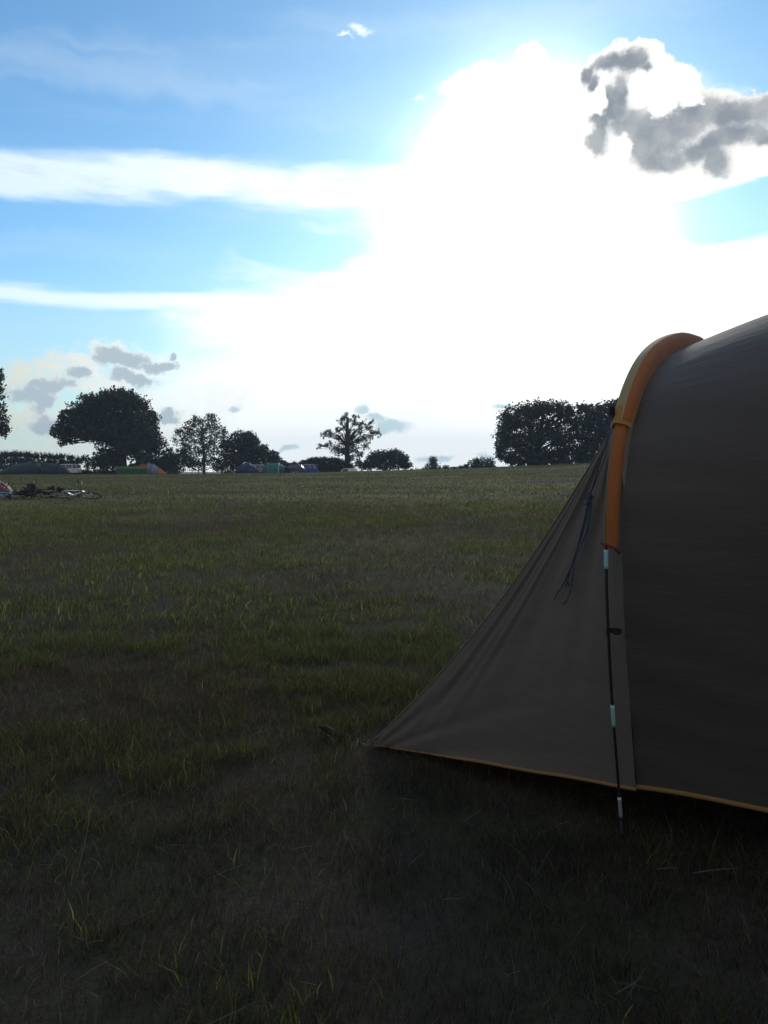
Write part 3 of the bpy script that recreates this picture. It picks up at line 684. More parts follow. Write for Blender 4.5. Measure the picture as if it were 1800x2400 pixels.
def build_trees():
    Y = 158
    b, bl = blobs_px(285, Y, [(275, 928, 34, 20), (245, 938, 28, 18), (300, 932, 32, 20), (325, 948, 26, 22), (215, 938, 24, 16), (190, 955, 22, 15), (225, 965, 38, 22), (275, 965, 42, 26), (325, 975, 34, 26), (350, 985, 20, 26),
        (355, 1015, 24, 26), (368, 1035, 20, 18), (330, 1010, 32, 24), (290, 1000, 36, 22), (245, 995, 36, 20), (205, 985, 32, 18), (170, 990, 28, 15), (150, 1005, 24, 12), (132, 1012, 18, 11), (165, 1018, 22, 9, .7), (148, 1035, 9, 12, .7), (200, 1015, 22, 11, .7),
        (230, 1020, 26, 12), (262, 1030, 22, 14), (330, 1040, 28, 16), (300, 1042, 18, 14, .8), (250, 1060, 18, 18, .6), (240, 1080, 14, 13, .8), (250, 1092, 20, 10, .8), (325, 1068, 20, 9, .8), (348, 1076, 22, 12, .8), (310, 1056, 14, 8, .8), (262, 1078, 12, 14, .7), (355, 1055, 26, 16, .7), (160, 968, 16, 10, .8), (142, 978, 8, 6, .7)])
    tree('oak_tree', 'big spreading dark oak with a long low limb reaching left', 'tree', b, bl, 0.95, 4.6, M['oak'], 150, 0.42, 3, limb_r=0.24)
    b, bl = blobs_px(-95, 120, [(-60, 890, 50, 30), (-20, 870, 22, 15), (2, 880, 9, 18, .8), (-10, 915, 16, 12), (-40, 930, 45, 30), (0, 985, 20, 30), (-20, 960, 30, 25), (10, 1005, 12, 18, .8), (-90, 830, 60, 40), (-140, 900, 60, 50), (-70, 990, 60, 30), (-150, 980, 60, 40)])
    tree('oak_tree', 'dark leafy tree cut off by the left edge of the photo', 'tree', b, bl, 0.6, 4.5, M['oak'], 170, 0.34, 4)
    b, bl = blobs_px(478, 162, [(495, 975, 10, 12, .5), (455, 985, 14, 14, .5), (480, 992, 18, 16, .5), (505, 995, 14, 18, .5), (440, 1000, 14, 16, .5), (425, 1015, 16, 14, .45), (412, 1030, 12, 12, .4), (460, 1015, 22, 18, .5), (490, 1020, 22, 20, .5), (520, 1012, 14, 16, .5),
        (530, 1030, 14, 16, .5), (445, 1035, 22, 16, .5), (475, 1045, 22, 18, .5), (505, 1045, 20, 18, .5), (455, 1062, 22, 14, .6), (495, 1068, 18, 16, .5), (430, 1052, 16, 14, .5), (478, 1085, 10, 18, .25)])
    tree('willow_tree', 'pale airy tree with gaps in its crown, between two dark oaks', 'tree', b, bl, 0.28, 4.5, M['willow'], 250, 0.32, 5, fork=.8, limb_r=.2, deep=.7)
    b, bl = blobs_px(560, 165, [(558, 1025, 22, 12), (580, 1020, 18, 9), (592, 1026, 12, 8, .8), (545, 1040, 26, 16), (575, 1045, 26, 16), (603, 1033, 7, 5, .8), (600, 1050, 18, 14), (620, 1048, 12, 8), (528, 1052, 18, 18), (615, 1062, 20, 12), (580, 1068, 26, 12), (545, 1070, 24, 14), (640, 1066, 15, 9, .8), (655, 1075, 14, 8, .7), (668, 1083, 9, 5, .7), (635, 1082, 20, 9), (600, 1082, 20, 10)])
    tree('oak_tree', 'dark oak sloping down in domes to the right of the airy tree', 'tree', b, bl, 0.55, 3.2, M['oak'], 140, 0.38, 6)
    b, bl = blobs_px(815, 168, [(806, 975, 9, 7, .7), (797, 985, 7, 8, .6), (812, 970, 6, 5, .6), (836, 975, 9, 5, .6), (835, 985, 6, 8, .6), (850, 992, 12, 9, .7), (865, 997, 9, 6, .7), (875, 988, 4, 6, .6), (872, 1000, 5, 4, .6), (803, 1002, 9, 9, .6), (788, 1004, 6, 6, .6),
        (765, 1010, 11, 8, .7), (755, 1017, 7, 6, .6), (790, 1020, 15, 10, .7), (775, 1015, 9, 6, .6), (885, 1010, 13, 7, .7), (870, 1020, 10, 12, .7), (893, 1015, 6, 4, .6), (855, 1030, 18, 14, .8), (800, 1040, 20, 13, .8), (830, 1040, 22, 16), (770, 1038, 10, 6, .6), (747, 1042, 7, 5, .5), (741, 1050, 4, 4, .5), (758, 1044, 6, 3, .3),
        (785, 1055, 14, 8, .7), (805, 1058, 16, 10, .8), (860, 1045, 8, 7, .6), (840, 1060, 12, 8, .7), (850, 1065, 6, 5, .5), (832, 1075, 8, 4, .3), (845, 1008, 6, 8, .4)])
    k = 168 / FOC; ivy = [(p.x - b.x, 0, p.z - b.z, rx * k, rx * k, ry * k, 1.0) for p, rx, ry in ((at(826, 990, 168), 8, 14), (at(823, 1012, 168), 9, 18), (at(822, 1040, 168), 11, 20), (at(852, 1028, 168), 14, 6), (at(818, 1068, 168), 10, 18))]
    tree('oak_tree', 'gnarled stag-headed oak with a thick ivy-clad trunk, alone mid horizon', 'tree', b, bl, 0.70, 3.6, M['oak'], 120, 0.30, 7, ivy=ivy, fork=.9, limb_r=.13, deep=.4)
    b, bl = blobs_px(905, 166, [(880, 1070, 22, 12), (905, 1066, 24, 11), (930, 1066, 22, 11), (945, 1078, 16, 12), (870, 1085, 20, 14), (900, 1085, 30, 14), (930, 1085, 24, 14), (955, 1090, 13, 8), (860, 1092, 14, 10)])
    tree('field_tree', 'low rounded tree right of the ivy-clad oak', 'tree', b, bl, 0.35, 2.0, M['oak'], 190, 0.36, 8)
    b, bl = blobs_px(1014, 168, [(1017, 1074, 9, 5, .6), (1012, 1082, 9, 8, .7), (1006, 1092, 12, 8, .8), (1020, 1090, 10, 8, .7)])
    tree('small_tree', 'little pointed tree standing alone above the far hedge', 'tree', b, bl, 0.18, 1.6, M['oak'], 240, 0.28, 9)
    b, bl = blobs_px(1126, 160, [(1122, 1078, 16, 7, .8), (1108, 1085, 14, 8, .8), (1140, 1080, 16, 7, .8), (1152, 1086, 12, 8, .8), (1125, 1090, 26, 8)])
    tree('field_tree', 'small round-topped tree just left of the big dark clump', 'tree', b, bl, 0.25, 1.2, M['oak'], 200, 0.32, 10)
    Y = 148
    b, bl = blobs_px(1262, Y, [(1285, 950, 42, 14), (1250, 955, 42, 16), (1215, 968, 34, 18), (1190, 985, 24, 20), (1320, 958, 26, 14, .8), (1335, 968, 14, 12, .7), (1180, 1015, 22, 22), (1172, 1040, 14, 18), (1220, 1000, 40, 24), (1270, 985, 44, 26), (1315, 995, 34, 26), (1200, 1035, 26, 18), (1240, 1030, 34, 18), (1285, 1025, 40, 22),
        (1320, 1035, 30, 22), (1170, 1062, 12, 16, .8), (1190, 1072, 20, 12), (1225, 1060, 28, 14), (1265, 1062, 34, 16), (1310, 1062, 30, 14), (1205, 1082, 22, 9), (1235, 1080, 22, 9), (1262, 1084, 18, 8), (1290, 1080, 14, 8, .6), (1312, 1086, 20, 8), (1330, 1078, 20, 10, .8)])
    tree('maple_tree', 'tall rounded dark tree, left one of the big clump by the tent', 'tree', b, bl, 0.6, 2.4, M['oak'], 170, 0.38, 11)
    b, bl = blobs_px(1418, Y - 1, [(1375, 960, 26, 12, .8), (1347, 985, 24, 18), (1345, 1020, 26, 20), (1345, 1055, 24, 16), (1352, 1078, 22, 9), (1385, 1082, 26, 8), (1440, 1082, 26, 8), (1360, 950, 14, 8, .5), (1400, 965, 32, 18), (1440, 955, 34, 16), (1480, 958, 30, 16), (1370, 990, 28, 20), (1410, 995, 36, 24), (1455, 990, 38, 26), (1500, 990, 36, 30), (1375, 1025, 30, 20), (1415, 1030, 34, 22), (1460, 1035, 38, 24), (1500, 1040, 36, 26), (1380, 1055, 24, 12), (1400, 1068, 20, 7, .7), (1440, 1066, 34, 10, .7), (1490, 1068, 34, 12), (1449, 940, 3, 7, .6), (1365, 1070, 14, 7, .5)])
    tree('maple_tree', 'flat-topped dark tree of the big clump, partly behind the tent', 'tree', b, bl, 0.6, 2.4, M['oak'], 170, 0.38, 12)
    # taller thicket and bushes
    def bush(px, Y, label, lst, seed, mt='hedge', per=230, size=.3, nm='bush'):
        b, bl = blobs_px(px, Y, lst); return tree(nm, label, 'bush', b, bl, 0.16, 0.8, M[mt], per, size, seed, limb_r=.4)
    bush(415, 160, 'dense dark thicket between the big oak and the airy tree', [(400, 1068, 16, 14), (425, 1066, 18, 16), (445, 1080, 18, 16), (385, 1085, 18, 16), (415, 1090, 24, 18), (460, 1090, 18, 16), (380, 1062, 10, 8, .4), (395, 1055, 8, 8, .3)], 21)
    bush(520, 160, 'dark thicket below the sloping oak, left of the blue dome tent', [(505, 1088, 16, 16), (525, 1082, 18, 18), (550, 1080, 18, 16), (575, 1084, 18, 16), (540, 1098, 26, 14)], 22)
    bush(850, 165, 'spiky low bush between the ivy-clad oak and rounded tree', [(838, 1088, 12, 8, .7), (850, 1092, 12, 8, .7), (843, 1080, 5, 7, .4)], 23)
    bush(205, 158, 'loose leafy bush at the right end of the clipped hedge', [(200, 1074, 10, 8, .5), (212, 1078, 10, 9, .4), (203, 1090, 9, 10, .4), (190, 1080, 8, 8, .5)], 24)
def hedge(name, label, segs, Y, seed, spikes=0, dens=1.0, depth=1.0):
    """a hedge along the field edge; segs: px, top py, radius px"""
    rs = np.random.default_rng(seed); rd = random.Random(seed)
    q = base_at(segs[len(segs) // 2][0], Y); root = empty(name, q); tag(root, label, 'hedge'); k = Y / FOC; B = []; st = MB()
    for i in range(len(segs) - 1):
        a, b = segs[i], segs[i + 1]; n = max(1, int(abs(b[0] - a[0]) / 9))
        for j in range(n):
            f = j / n; px = a[0] + (b[0] - a[0]) * f; top = a[1] + (b[1] - a[1]) * f; g = base_at(px, Y); p = at(px, top, Y); h = max(0.5, p.z - g.z); lay = max(1, int(round(h / 1.0)))
            for l in range(lay):
                zc = g.z + h * (l + 0.5) / lay - 0.1; B.append((g.x - q.x + rd.uniform(-.2, .2), rd.uniform(-.4, .4) * depth, zc - q.z, 0.62, 0.6 * depth, h / lay * 0.62, dens * (0.55 if l == 0 and lay > 1 else 1.0)))
            for _ in range(3 if lay > 1 else 0):
                x0 = g.x - q.x + rd.uniform(-.4, .4); st.tube([(x0, 0, g.z - q.z - 0.2), (x0 + rd.uniform(-.2, .2), rd.uniform(-.3, .3), g.z - q.z + h * .9)], [.05, .015], 4)
            for _ in range(spikes if lay > 1 else 0):
                x0 = g.x - q.x + rd.uniform(-.4, .4); z0 = g.z - q.z + h - .15; st.tube([(x0, rd.uniform(-.4, .4), z0), (x0 + rd.uniform(-.25, .25), rd.uniform(-.4, .4), z0 + rd.uniform(.25, .6))], [.02, .012], 3)
    quads_mesh('foliage', leaf_cloud(B, 1500, 0.24, rs, 0.2), M['hedge'], None, parent=root); 
    if st.v: st.build('stems', M['bark'], root)
    return root
def build_hedges():
    hedge('clipped_hedge', 'long flat-topped hedge with sprouting twigs behind the dark tunnel tent', [(-160, 1060), (-60, 1060), (40, 1058), (110, 1062), (160, 1065), (190, 1072)], 160, 31, 6, 0.5)
    hedge('low_hedge', 'knee-high hedge between the white people carrier and the big oak', [(180, 1100), (230, 1101), (275, 1101)], 160, 32, 1)
    hedge('low_hedge', 'dark hedge running behind the windbreak and the orange tent', [(275, 1096), (300, 1090), (340, 1078), (380, 1070), (420, 1066)], 163, 36, 1)
    hedge('field_hedge', 'dark hedge behind the parked cars and the teal tent', [(560, 1090), (610, 1088), (650, 1085), (700, 1083), (720, 1078)], 160, 33, 1)
    hedge('field_hedge', 'tall rounded hedge left of the ivy-clad oak', [(703, 1088), (712, 1078), (730, 1073), (760, 1071), (790, 1073), (810, 1080), (835, 1090)], 166, 34, 1, 1.0)
    hedge('distant_hedge', 'low uneven hedge line on the crest by the little pointed tree', [(968, 1100), (990, 1098), (1010, 1094), (1030, 1094), (1045, 1090), (1060, 1094), (1080, 1092), (1093, 1088), (1110, 1090), (1165, 1090)], 164, 35, 1)
build_trees(); build_hedges()

# ------------------------------------------------------------------ cars
def car(label, px, Y, yaw, L, H, Wd, paint, kind, group='cars parked along the far hedge'):
    q = base_at(px, Y); root = empty('parked_car' if kind != 'van' else 'parked_van', q, yaw); tag(root, label, 'van' if kind == 'van' else 'car', group)
    hl = L / 2; sill = 0.28; belt = H * 0.56
    if kind == 'mpv': roof = [(-.47, .62), (-.42, .97), (-.30, 1.0), (.05, 1.0), (.16, .96), (.33, .60)]
    elif kind == 'van': roof = [(-.485, .62), (-.475, .98), (-.3, 1.0), (.08, 1.0), (.18, .95), (.32, .60)]
    else: roof = [(-.43, .62), (-.34, .93), (-.22, 1.0), (.02, 1.0), (.10, .97), (.26, .62)]
    low = [(-.5, .30), (-.5, .50), (-.48, .60), roof[0], roof[-1], (.44, .54), (.49, .42), (.5, .25), (.48, .16), (-.49, .16)]
    def side(y, infl, pts): return [Vector((p[0] * L * infl, y, p[1] * H)) for p in pts]
    body = MB(); rings = []
    for f, inf in ((-1, .94), (-.94, .985), (-.6, 1), (.6, 1), (.94, .985), (1, .94)): rings.append(side(f * Wd / 2, inf, low))
    body.loft(rings, True); body.add(rings[0], [tuple(range(len(low)))]); body.add(rings[-1], [tuple(range(len(low)))])
    # roof skin and pillars
    rr = [side(f * Wd / 2 * .80, 1, [(p[0] * (1 if 0 < i < len(roof) - 1 else 1), p[1]) for i, p in enumerate(roof)][1:-1]) for f in (-1, -.5, .5, 1)]
    for k, ring in enumerate(rr):
        for p in ring: p.z += 0.03 if k in (1, 2) else 0
    body.loft(rr)
    def up(p, s): return Vector((p[0] * L, s * Wd / 2 * (.93 if p[1] < .7 else .80), p[1] * H))
    for s in (-1, 1):
        body.tube([up(roof[0], s), up(roof[1], s), up(roof[2], s)], .05, 5); body.tube([up(roof[-1], s), up(roof[-2], s), up(roof[-3], s), up(roof[2], s)], .05, 5)
        body.tube([Vector((-.02 * L, s * Wd / 2 * .93, belt + .03)), Vector((-.02 * L, s * Wd / 2 * .80, H * .99))], .045, 5)
        body.tube([Vector((-.27 * L, s * Wd / 2 * .93, belt + .03)), Vector((-.27 * L, s * Wd / 2 * .80, H * .985))], .045, 5)
    body.build('body', M[paint], root)
    zb = H * .605; zt = H * .955
    for s in (-1, 1):
        yb, yt = s * Wd / 2 * .915, s * Wd / 2 * .80
        for a, b in (((-.02, .24 if kind == 'car' else .28), (-.02, .09 if kind == 'car' else .15)), ((-.27, -.02), (-.27, -.02)), ((-.43, -.27), (-.38, -.27))):
            mt = 'glass' if not (kind == 'van' and a[0] < -.1) else paint
            w = MB(); w.add([(a[0] * L + .05, yb, zb), (a[1] * L - .03, yb, zb), (b[1] * L - .03, yt, zt), (b[0] * L + .05, yt, zt)], [(0, 1, 2, 3)])
            w.build('side_window' if mt == 'glass' else 'side_panel', M[mt], root)
    y1, y2 = Wd / 2 * .86, Wd / 2 * .76
    MB().add([(roof[-1][0] * L - .02, -y1, zb), (roof[-1][0] * L - .02, y1, zb), (roof[-2][0] * L + .03, y2, zt), (roof[-2][0] * L + .03, -y2, zt)], [(0, 1, 2, 3)]).build('windscreen', M['glass'], root)
    MB().add([(roof[0][0] * L - .01, -y1, zb), (roof[0][0] * L - .01, y1, zb), (roof[1][0] * L - .02, y2, zt), (roof[1][0] * L - .02, -y2, zt)], [(0, 1, 2, 3)]).build('rear_window', M['glass'], root)
    for sx in (-.31, .31):
        for s in (-1, 1):
            t = MB().torus((sx * L, s * (Wd / 2 - .10), .31), (0, 1, 0), .235, .085, 22, 8).build('wheel', M['rubber'], root, True)
            MB().disc((sx * L, s * (Wd / 2 - .09), .31), (0, 1, 0), .19, .13, 16).build('rim', M['alloy'], t)
    for s in (-1, 1):
        MB().box((.475 * L, s * Wd * .36, H * .43), (.12, .30, .14), bev=.03).build('headlight', M['lampclear'], root)
        MB().box((-.49 * L, s * Wd * .40, H * .50), (.08, .18, .26), bev=.02).build('tail_light', M['lampred'], root)
        MB().box((.20 * L, s * (Wd / 2 + .07), H * .60), (.10, .16, .12), bev=.03).build('wing_mirror', M[paint], root)
    for z, x in ((.30, .5), (.30, -.5)): MB().box((x * L, 0, z * H * .8), (.07, Wd * .86, .16), bev=.02).build('bumper', M['rubber'] if paint == 'darkcar' else M[paint], root)
    if kind == 'mpv':
        for s in (-1, 1): MB().tube([(-.38 * L, s * Wd * .34, H + .04), (-.3 * L, s * Wd * .34, H + .10), (.0 * L, s * Wd * .34, H + .10), (.06 * L, s * Wd * .34, H + .04)], .02, 5).build('roof_rail', M['alloy'], root)
    return root
def build_cars():
    car('pale people carrier parked behind the dark tunnel tent by the clipped hedge', 157, 153, R(176), 4.6, 1.68, 1.8, 'white', 'mpv')
    car('silver car half hidden between the blue dome and the teal tent', 608, 153, R(20), 4.2, 1.45, 1.7, 'silver', 'car')
    car('dark hatchback right of the teal tent with a bright roof edge', 688, 153, R(172), 4.0, 1.48, 1.7, 'darkcar', 'car')
    car('silver estate showing its roof between the hatchback and bright blue dome', 712, 157, R(176), 4.5, 1.72, 1.8, 'silver', 'mpv')
    car('white van sunk behind the crest below the ivy-clad oak', 815, 151, R(180), 4.3, 1.9, 1.8, 'white', 'van')
    car('small white car with only its roof above the crest, below rounded tree', 880, 152, R(175), 3.7, 1.52, 1.65, 'white', 'car')

# ------------------------------------------------------------------ camp tents
def camp_tent(label, px, Y, yaw, sections, cols, door=None, stripe=None, guys=True, nm='camping_tent', group='tents pitched along the far hedge', wcols=None):
    """sections: (x, half width, height, nose) along the tent; cols: a colour per bay"""
    q = base_at(px, Y); root = empty(nm, q, yaw); tag(root, label, 'tent', group)
    def ring(x, hw, h, n=18):
        r = []
        for i in range(n + 1):
            a = math.pi * i / n; r.append(Vector((x, math.cos(a) * hw * (abs(math.sin(a)) ** .25 * .12 + .88), max(0.0, math.sin(a)) ** .85 * h)))
        return r
    for i in range(len(sections) - 1):
        a, b = sections[i], sections[i + 1]; rr = []
        for k in range(7):
            f = k / 6; sg = 1 - 0.05 * math.sin(math.pi * f); rr.append(ring(a[0] + (b[0] - a[0]) * f, a[1] + (b[1] - a[1]) * f, (a[2] + (b[2] - a[2]) * (f if len(a) < 4 else f ** a[3])) * sg))
        MB().loft(rr).build('fabric_bay', cols[i], root, True)
    for s in sections:
        if s[2] > 0.6: MB().tube([p + Vector((0, 0, .015)) for p in ring(s[0], s[1] + .02, s[2] + .01)], .03, 5).build('tent_pole', stripe or M['rubber'], root, True)
    if door:
        for (x0, x1, hw, h, m) in door:
            pts = [Vector((x0 + (x1 - x0) * f, -hw * 1.01 - .02, 0)) for f in (0, .25, .5, .75, 1)]; tp = [Vector((x0 + (x1 - x0) * f, -hw * .86 - .03 + .10 * h / 2, h * (.75 + .25 * math.sin(math.pi * f)))) for f in (0, .25, .5, .75, 1)]
            MB().loft([pts, [p.lerp(t, .5) + Vector((0, -.04, 0)) for p, t in zip(pts, tp)], tp]).build('door_panel', m, root, True)
    if guys:
        g = MB()
        for s in sections:
            if s[2] > .6:
                for sy in (-1, 1): g.tube([(s[0], sy * s[1] * .8, s[2] * .6), (s[0], sy * (s[1] + .9), 0.0)], .008, 3)
        g.build('guy_rope', M['rubber'], root)
    return root
def build_camp():
    C = lambda n, c, t=.12: mat(n, c, .6, var=.12, trans=t, bump=.3, bscale=3)
    dkg = C('dark_green_nylon', (.020, .034, .042), .03); dk2 = C('dark_slate_nylon', (.018, .028, .038), .03); pale = C('pale_grey_stripe', (.22, .24, .24), .1)
    red = C('red_orange_nylon', (.50, .07, .035), .35); grey = C('grey_nylon', (.20, .23, .29), .15); blu = C('slate_blue_nylon', (.05, .08, .15)); org = C('bright_orange_nylon', (.65, .17, .04), .35)
    navy = C('navy_nylon', (.028, .040, .095)); royal = C('royal_blue_nylon', (.035, .060, .22)); teal = C('teal_nylon', (.035, .17, .16), .2); mint = C('pale_green_nylon', (.22, .42, .30), .25); crim = C('crimson_nylon', (.14, .028, .035), .04)
    # big dark tunnel tent, its arch striped
    t = camp_tent('big dark green tunnel tent with pale stripes on its arch, far left', 60, 149, R(3), [(-4.2, .5, .5, .8), (-2.2, 1.7, 1.5, .9), (1.4, 2.0, 2.32), (2.5, 2.0, 2.30), (3.5, 1.7, 1.7)], [dkg, dkg, dkg, dkg], door=[(1.7, 3.2, 1.7, 1.5, dk2)])
    for k in range(3):
        r = 2.06 - .02 * k; pts = [Vector((1.75 + .22 * k + 1.1 * math.cos(a), -math.cos(a) * r * .97 - .22, 2.22 * math.sin(a) ** .85 * (1 - .06 * k))) for a in [R(28 + 6.5 * j) for j in range(9)]]
        MB().tube(pts, .05, 5).build('reflective_stripe', pale, t, True)
    camp_tent('lower dark slate tent sloping down in front of the pale people carrier', 135, 148, R(-4), [(-2.3, 1.5, 1.95), (.2, 1.6, 1.65), (1.4, 1.3, 1.15), (2.3, .8, .25)], [dk2, dk2, dk2])
    # orange, red and grey dome
    camp_tent('red and orange dome tent with grey arched bays beside the green windbreak', 350, 150, R(-3), [(-2.7, .9, .7, .7), (-1.4, 1.5, 1.75), (-.1, 1.6, 1.88), (.7, 1.6, 1.72, 1.3), (1.7, 1.3, 1.0, 1.2), (2.9, .5, .12)], [red, red, grey, grey, org], door=[(-.2, .9, 1.40, 1.2, blu), (-1.1, -.1, 1.5, 1.35, org)])
    # windbreak
    q = base_at(308, 147.5); w = empty('windbreak', q, R(2)); tag(w, 'long green windbreak with pale top edge in front of the big oak', 'windbreak')
    gm = C('green_windbreak_cloth', (.045, .11, .055), .3); lm = C('lime_cloth', (.16, .30, .08), .3); wood = mat('pale_wood_pole', (.3, .25, .18))
    n = 5; seg = 5.2 / n
    for i in range(n + 1):
        MB().tube([(-2.6 + seg * i, .04, -.2), (-2.6 + seg * i, .04, 1.42 + .05 * (i % 2))], .018, 6).build('pole', wood, w)
    for i in range(n):
        x0 = -2.6 + seg * i; a = []; b = []; c = []; d = []
        for k in range(7):
            f = k / 6; x = x0 + seg * f; y = .10 * math.sin(math.pi * f); sag = .06 * math.sin(math.pi * f)
            a.append((x, y, .05)); b.append((x, y + .02, .95 - sag * 1.6)); c.append((x, y, 1.32 - sag))
        o = MB().loft([a, b]).build('cloth_panel', gm, w, True); MB().loft([b, c]).build('top_band', lm, o, True)
    camp_tent('dark navy dome tent in front of the thicket, left of the silver car', 580, 151, R(-5), [(-2.0, .7, .5, .6), (-.9, 1.5, 1.55), (.4, 1.6, 1.72), (1.3, 1.3, 1.25), (2.1, .5, .15)], [navy, navy, navy, navy])
    camp_tent('teal cabin tent with a pale green side, between silver car and hatchback', 640, 150, R(-4), [(-1.5, 1.3, 1.25), (-1.0, 1.5, 1.68), (1.0, 1.5, 1.72), (1.35, 1.4, 1.45), (2.2, 1.2, 1.1)], [teal, teal, mint, blu], door=[(-.6, .4, 1.5, 1.3, teal)])
    camp_tent('royal blue dome tent right of the dark hatchback', 730, 151, R(2), [(-1.3, .5, .4, .6), (-.6, 1.2, 1.15), (.3, 1.3, 1.28), (1.0, 1.0, .95), (1.5, .4, .15)], [royal, royal, royal, royal])
    camp_tent('dark blue tent tucked behind the white van', 846, 156, R(0), [(-1.4, 1.0, 1.5), (-.2, 1.2, 1.95), (.9, 1.0, 1.6), (1.5, .5, .6)], [navy, navy, navy])
    camp_tent('low crimson pop-up tent beside the bicycles at the left edge', -28, 33.5, R(-8), [(-1.1, .4, .3, .6), (-.5, .8, .74), (.15, .85, .72), (.62, .6, .42), (1.0, .25, .06)], [crim] * 4, group=None)
build_cars(); build_camp()

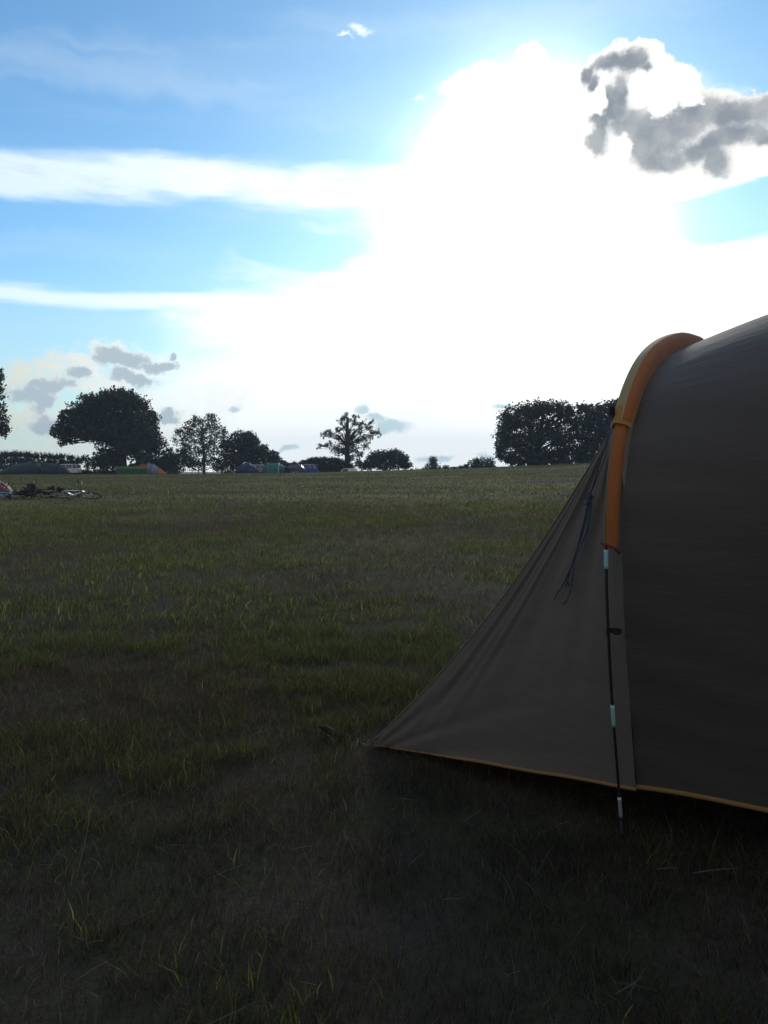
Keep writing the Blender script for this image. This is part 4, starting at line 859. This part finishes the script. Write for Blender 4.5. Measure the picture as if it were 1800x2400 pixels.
# ------------------------------------------------------------------ bicycles lying in the grass
def bicycle(label, px, Y, yaw, roll, framem, low=False, lift=0.0, turn=0.5, basket=None):
    q = base_at(px, Y); root = empty('bicycle', q + Vector((0, 0, lift)), yaw)
    root.rotation_mode = 'XYZ'; root.rotation_euler = (R(roll), R(2), yaw)
    tag(root, label, 'bicycle', 'bicycles lying together in the grass')
    rw = .33; wb = 1.04; A = Vector((-wb / 2, 0, rw)); F = Vector((wb / 2, 0, rw)); bb = Vector((-.08, 0, .29)); st = Vector((-.24, 0, .80)); ht = Vector((.32, 0, .86)); hb = Vector((.36, 0, .74))
    fr = MB(); fr.tube([st, ht], .019, 8); fr.tube([hb, bb], .024, 8); fr.tube([bb, st], .018, 8); fr.tube([ht + Vector((-.01, 0, .03)), hb + Vector((.01, 0, -.03))], .026, 8)
    for s in (-1, 1): fr.tube([A + Vector((0, s * .06, 0)), bb + Vector((0, s * .03, 0))], .010, 6); fr.tube([A + Vector((0, s * .06, 0)), st + Vector((.01, s * .02, -.04))], .010, 6)
    fr.tube([st, st + Vector((-.04, 0, .14))], .013, 6); f = fr.build('frame', framem, root, True)
    for c in (A, F):
        ax = Vector((0, 1, 0)) if c is A else Vector((-math.sin(turn * .3), math.cos(turn * .3), 0))
        t = MB().torus(c, ax, rw - .02, .020, 32, 8).build('wheel', M['rubber'], root, True)
        r = MB().torus(c, ax, rw - .045, .009, 32, 6); a = ax.orthogonal().normalized(); b = ax.cross(a)
        for k in range(16): w = 2 * math.pi * k / 16; r.tube([c + ax * .02 * (-1) ** k, c + (a * math.cos(w) + b * math.sin(w)) * (rw - .045)], .0022, 3)
        r.disc(c, ax, .022, .08, 10); r.build('rim', M['alloy'], t, True)
    fk = MB()
    for s in (-1, 1): fk.tube([hb + Vector((0, s * .03, -.02)), F + Vector((-.03, s * .05, .08)), F + Vector((0, s * .05, 0))], .011, 6)
    fk.build('fork', framem, root, True)
    rt = Matrix.Rotation(turn, 3, 'Z'); hc = ht + Vector((-.03, 0, .12)); H = MB(); H.tube([ht, hc, hc + rt @ Vector((.06, 0, .02))], .013, 6)
    hp = hc + rt @ Vector((.06, 0, .02)); H.tube([hp + rt @ Vector((-.08, -.30, .04)), hp + rt @ Vector((0, -.12, .01)), hp + rt @ Vector((0, .12, .01)), hp + rt @ Vector((-.08, .30, .04))], .012, 8)
    h = H.build('handlebar', M['rubber'], root, True)
    for s in (-1, 1):
        MB().tube([hp + rt @ Vector((-.055, s * .20, .03)), hp + rt @ Vector((-.085, s * .32, .042))], .018, 8).build('grip', M['rubber'], h, True)
        MB().tube([hp + rt @ Vector((.0, s * .16, .01)), hp + rt @ Vector((.05, s * .20, -.02)), hp + rt @ Vector((.02, s * .27, -.03))], .007, 5).build('brake_lever', M['chrome'], h, True)
    sd = st + Vector((-.05, 0, .16)); MB().loft([[sd + Vector((x, w * math.cos(a), .025 * math.sin(a) + z)) for a in [k * math.pi / 4 for k in range(8)]] for x, w, z in ((.15, .012, 0), (.12, .028, .005), (.02, .045, .005), (-.06, .085, .012), (-.12, .075, .015), (-.135, .03, .01))], True).build('saddle', M['rubber'], root, True)
    MB().disc(bb + Vector((0, -.05, 0)), (0, 1, 0), .09, .006, 20).build('chainring', M['alloy'], root)
    for s in (-1, 1):
        cr = MB().tube([bb + Vector((0, s * .07, 0)), bb + Vector((s * .15, s * .09, -.07))], .010, 6).build('crank', M['alloy'], root); MB().box(bb + Vector((s * .15, s * .14, -.07)), (.09, .09, .02), bev=.004).build('pedal', M['rubber'], cr)
    if basket:
        MB().box(ht + Vector((.20, 0, .10)), (.24, .30, .22), bev=.03).build('front_bag', basket, root)
    return root
def build_bikes():
    sil = mat('silver_frame', (.68, .71, .74), .3, metal=.5, var=.05); pblue = mat('pale_blue_frame', (.28, .42, .55), .35, metal=.3, var=.05); blk = mat('black_frame', (.025, .025, .03), .35, spec=.5)
    maroon = mat('maroon_frame', (.16, .03, .04), .35, var=.05); cloth = mat('dark_bag_cloth', (.035, .035, .045), .9)
    bicycle('bicycle with a pale blue frame nearest the crimson tent, left end of pile', 4, 29.6, R(14), 75, pblue, turn=.5, lift=.02)
    bicycle('black bicycle with one handlebar grip pointing up, beside the pale blue one', 76, 29.9, R(169), -76, blk, turn=-.15, lift=.04)
    bicycle('maroon bicycle with a dark bag on its handlebar, middle of the pile', 143, 30.6, R(163), -70, maroon, turn=.1, lift=.05, basket=cloth)
    bicycle('dark bicycle lying flattest, tangled under the black and maroon ones', 100, 30.9, R(-22), 82, blk, turn=.8, lift=.08)
    bicycle('silver framed bicycle at the right end of the pile', 181, 29.3, R(4), 72, sil, turn=.12, lift=.03)
build_bikes()

# ------------------------------------------------------------------ evening air
def build_haze():
    m = bpy.data.materials.new('evening_air'); m.use_nodes = True; nt = m.node_tree
    for n in list(nt.nodes):
        if n.type == 'BSDF_PRINCIPLED': nt.nodes.remove(n)
    v = nt.nodes.new('ShaderNodeVolumePrincipled'); v.inputs['Color'].default_value = (0.62, 0.78, 1.0, 1); v.inputs['Density'].default_value = 0.00034; v.inputs['Anisotropy'].default_value = 0.2
    nt.links.new(v.outputs[0], nt.nodes['Material Output'].inputs['Volume'])
    o = MB().box((0, 770, 24), (2300, 1780, 70)).build('haze', m); tag(o, kind='stuff', label='thin evening haze over the whole field', cat='haze')
build_haze()
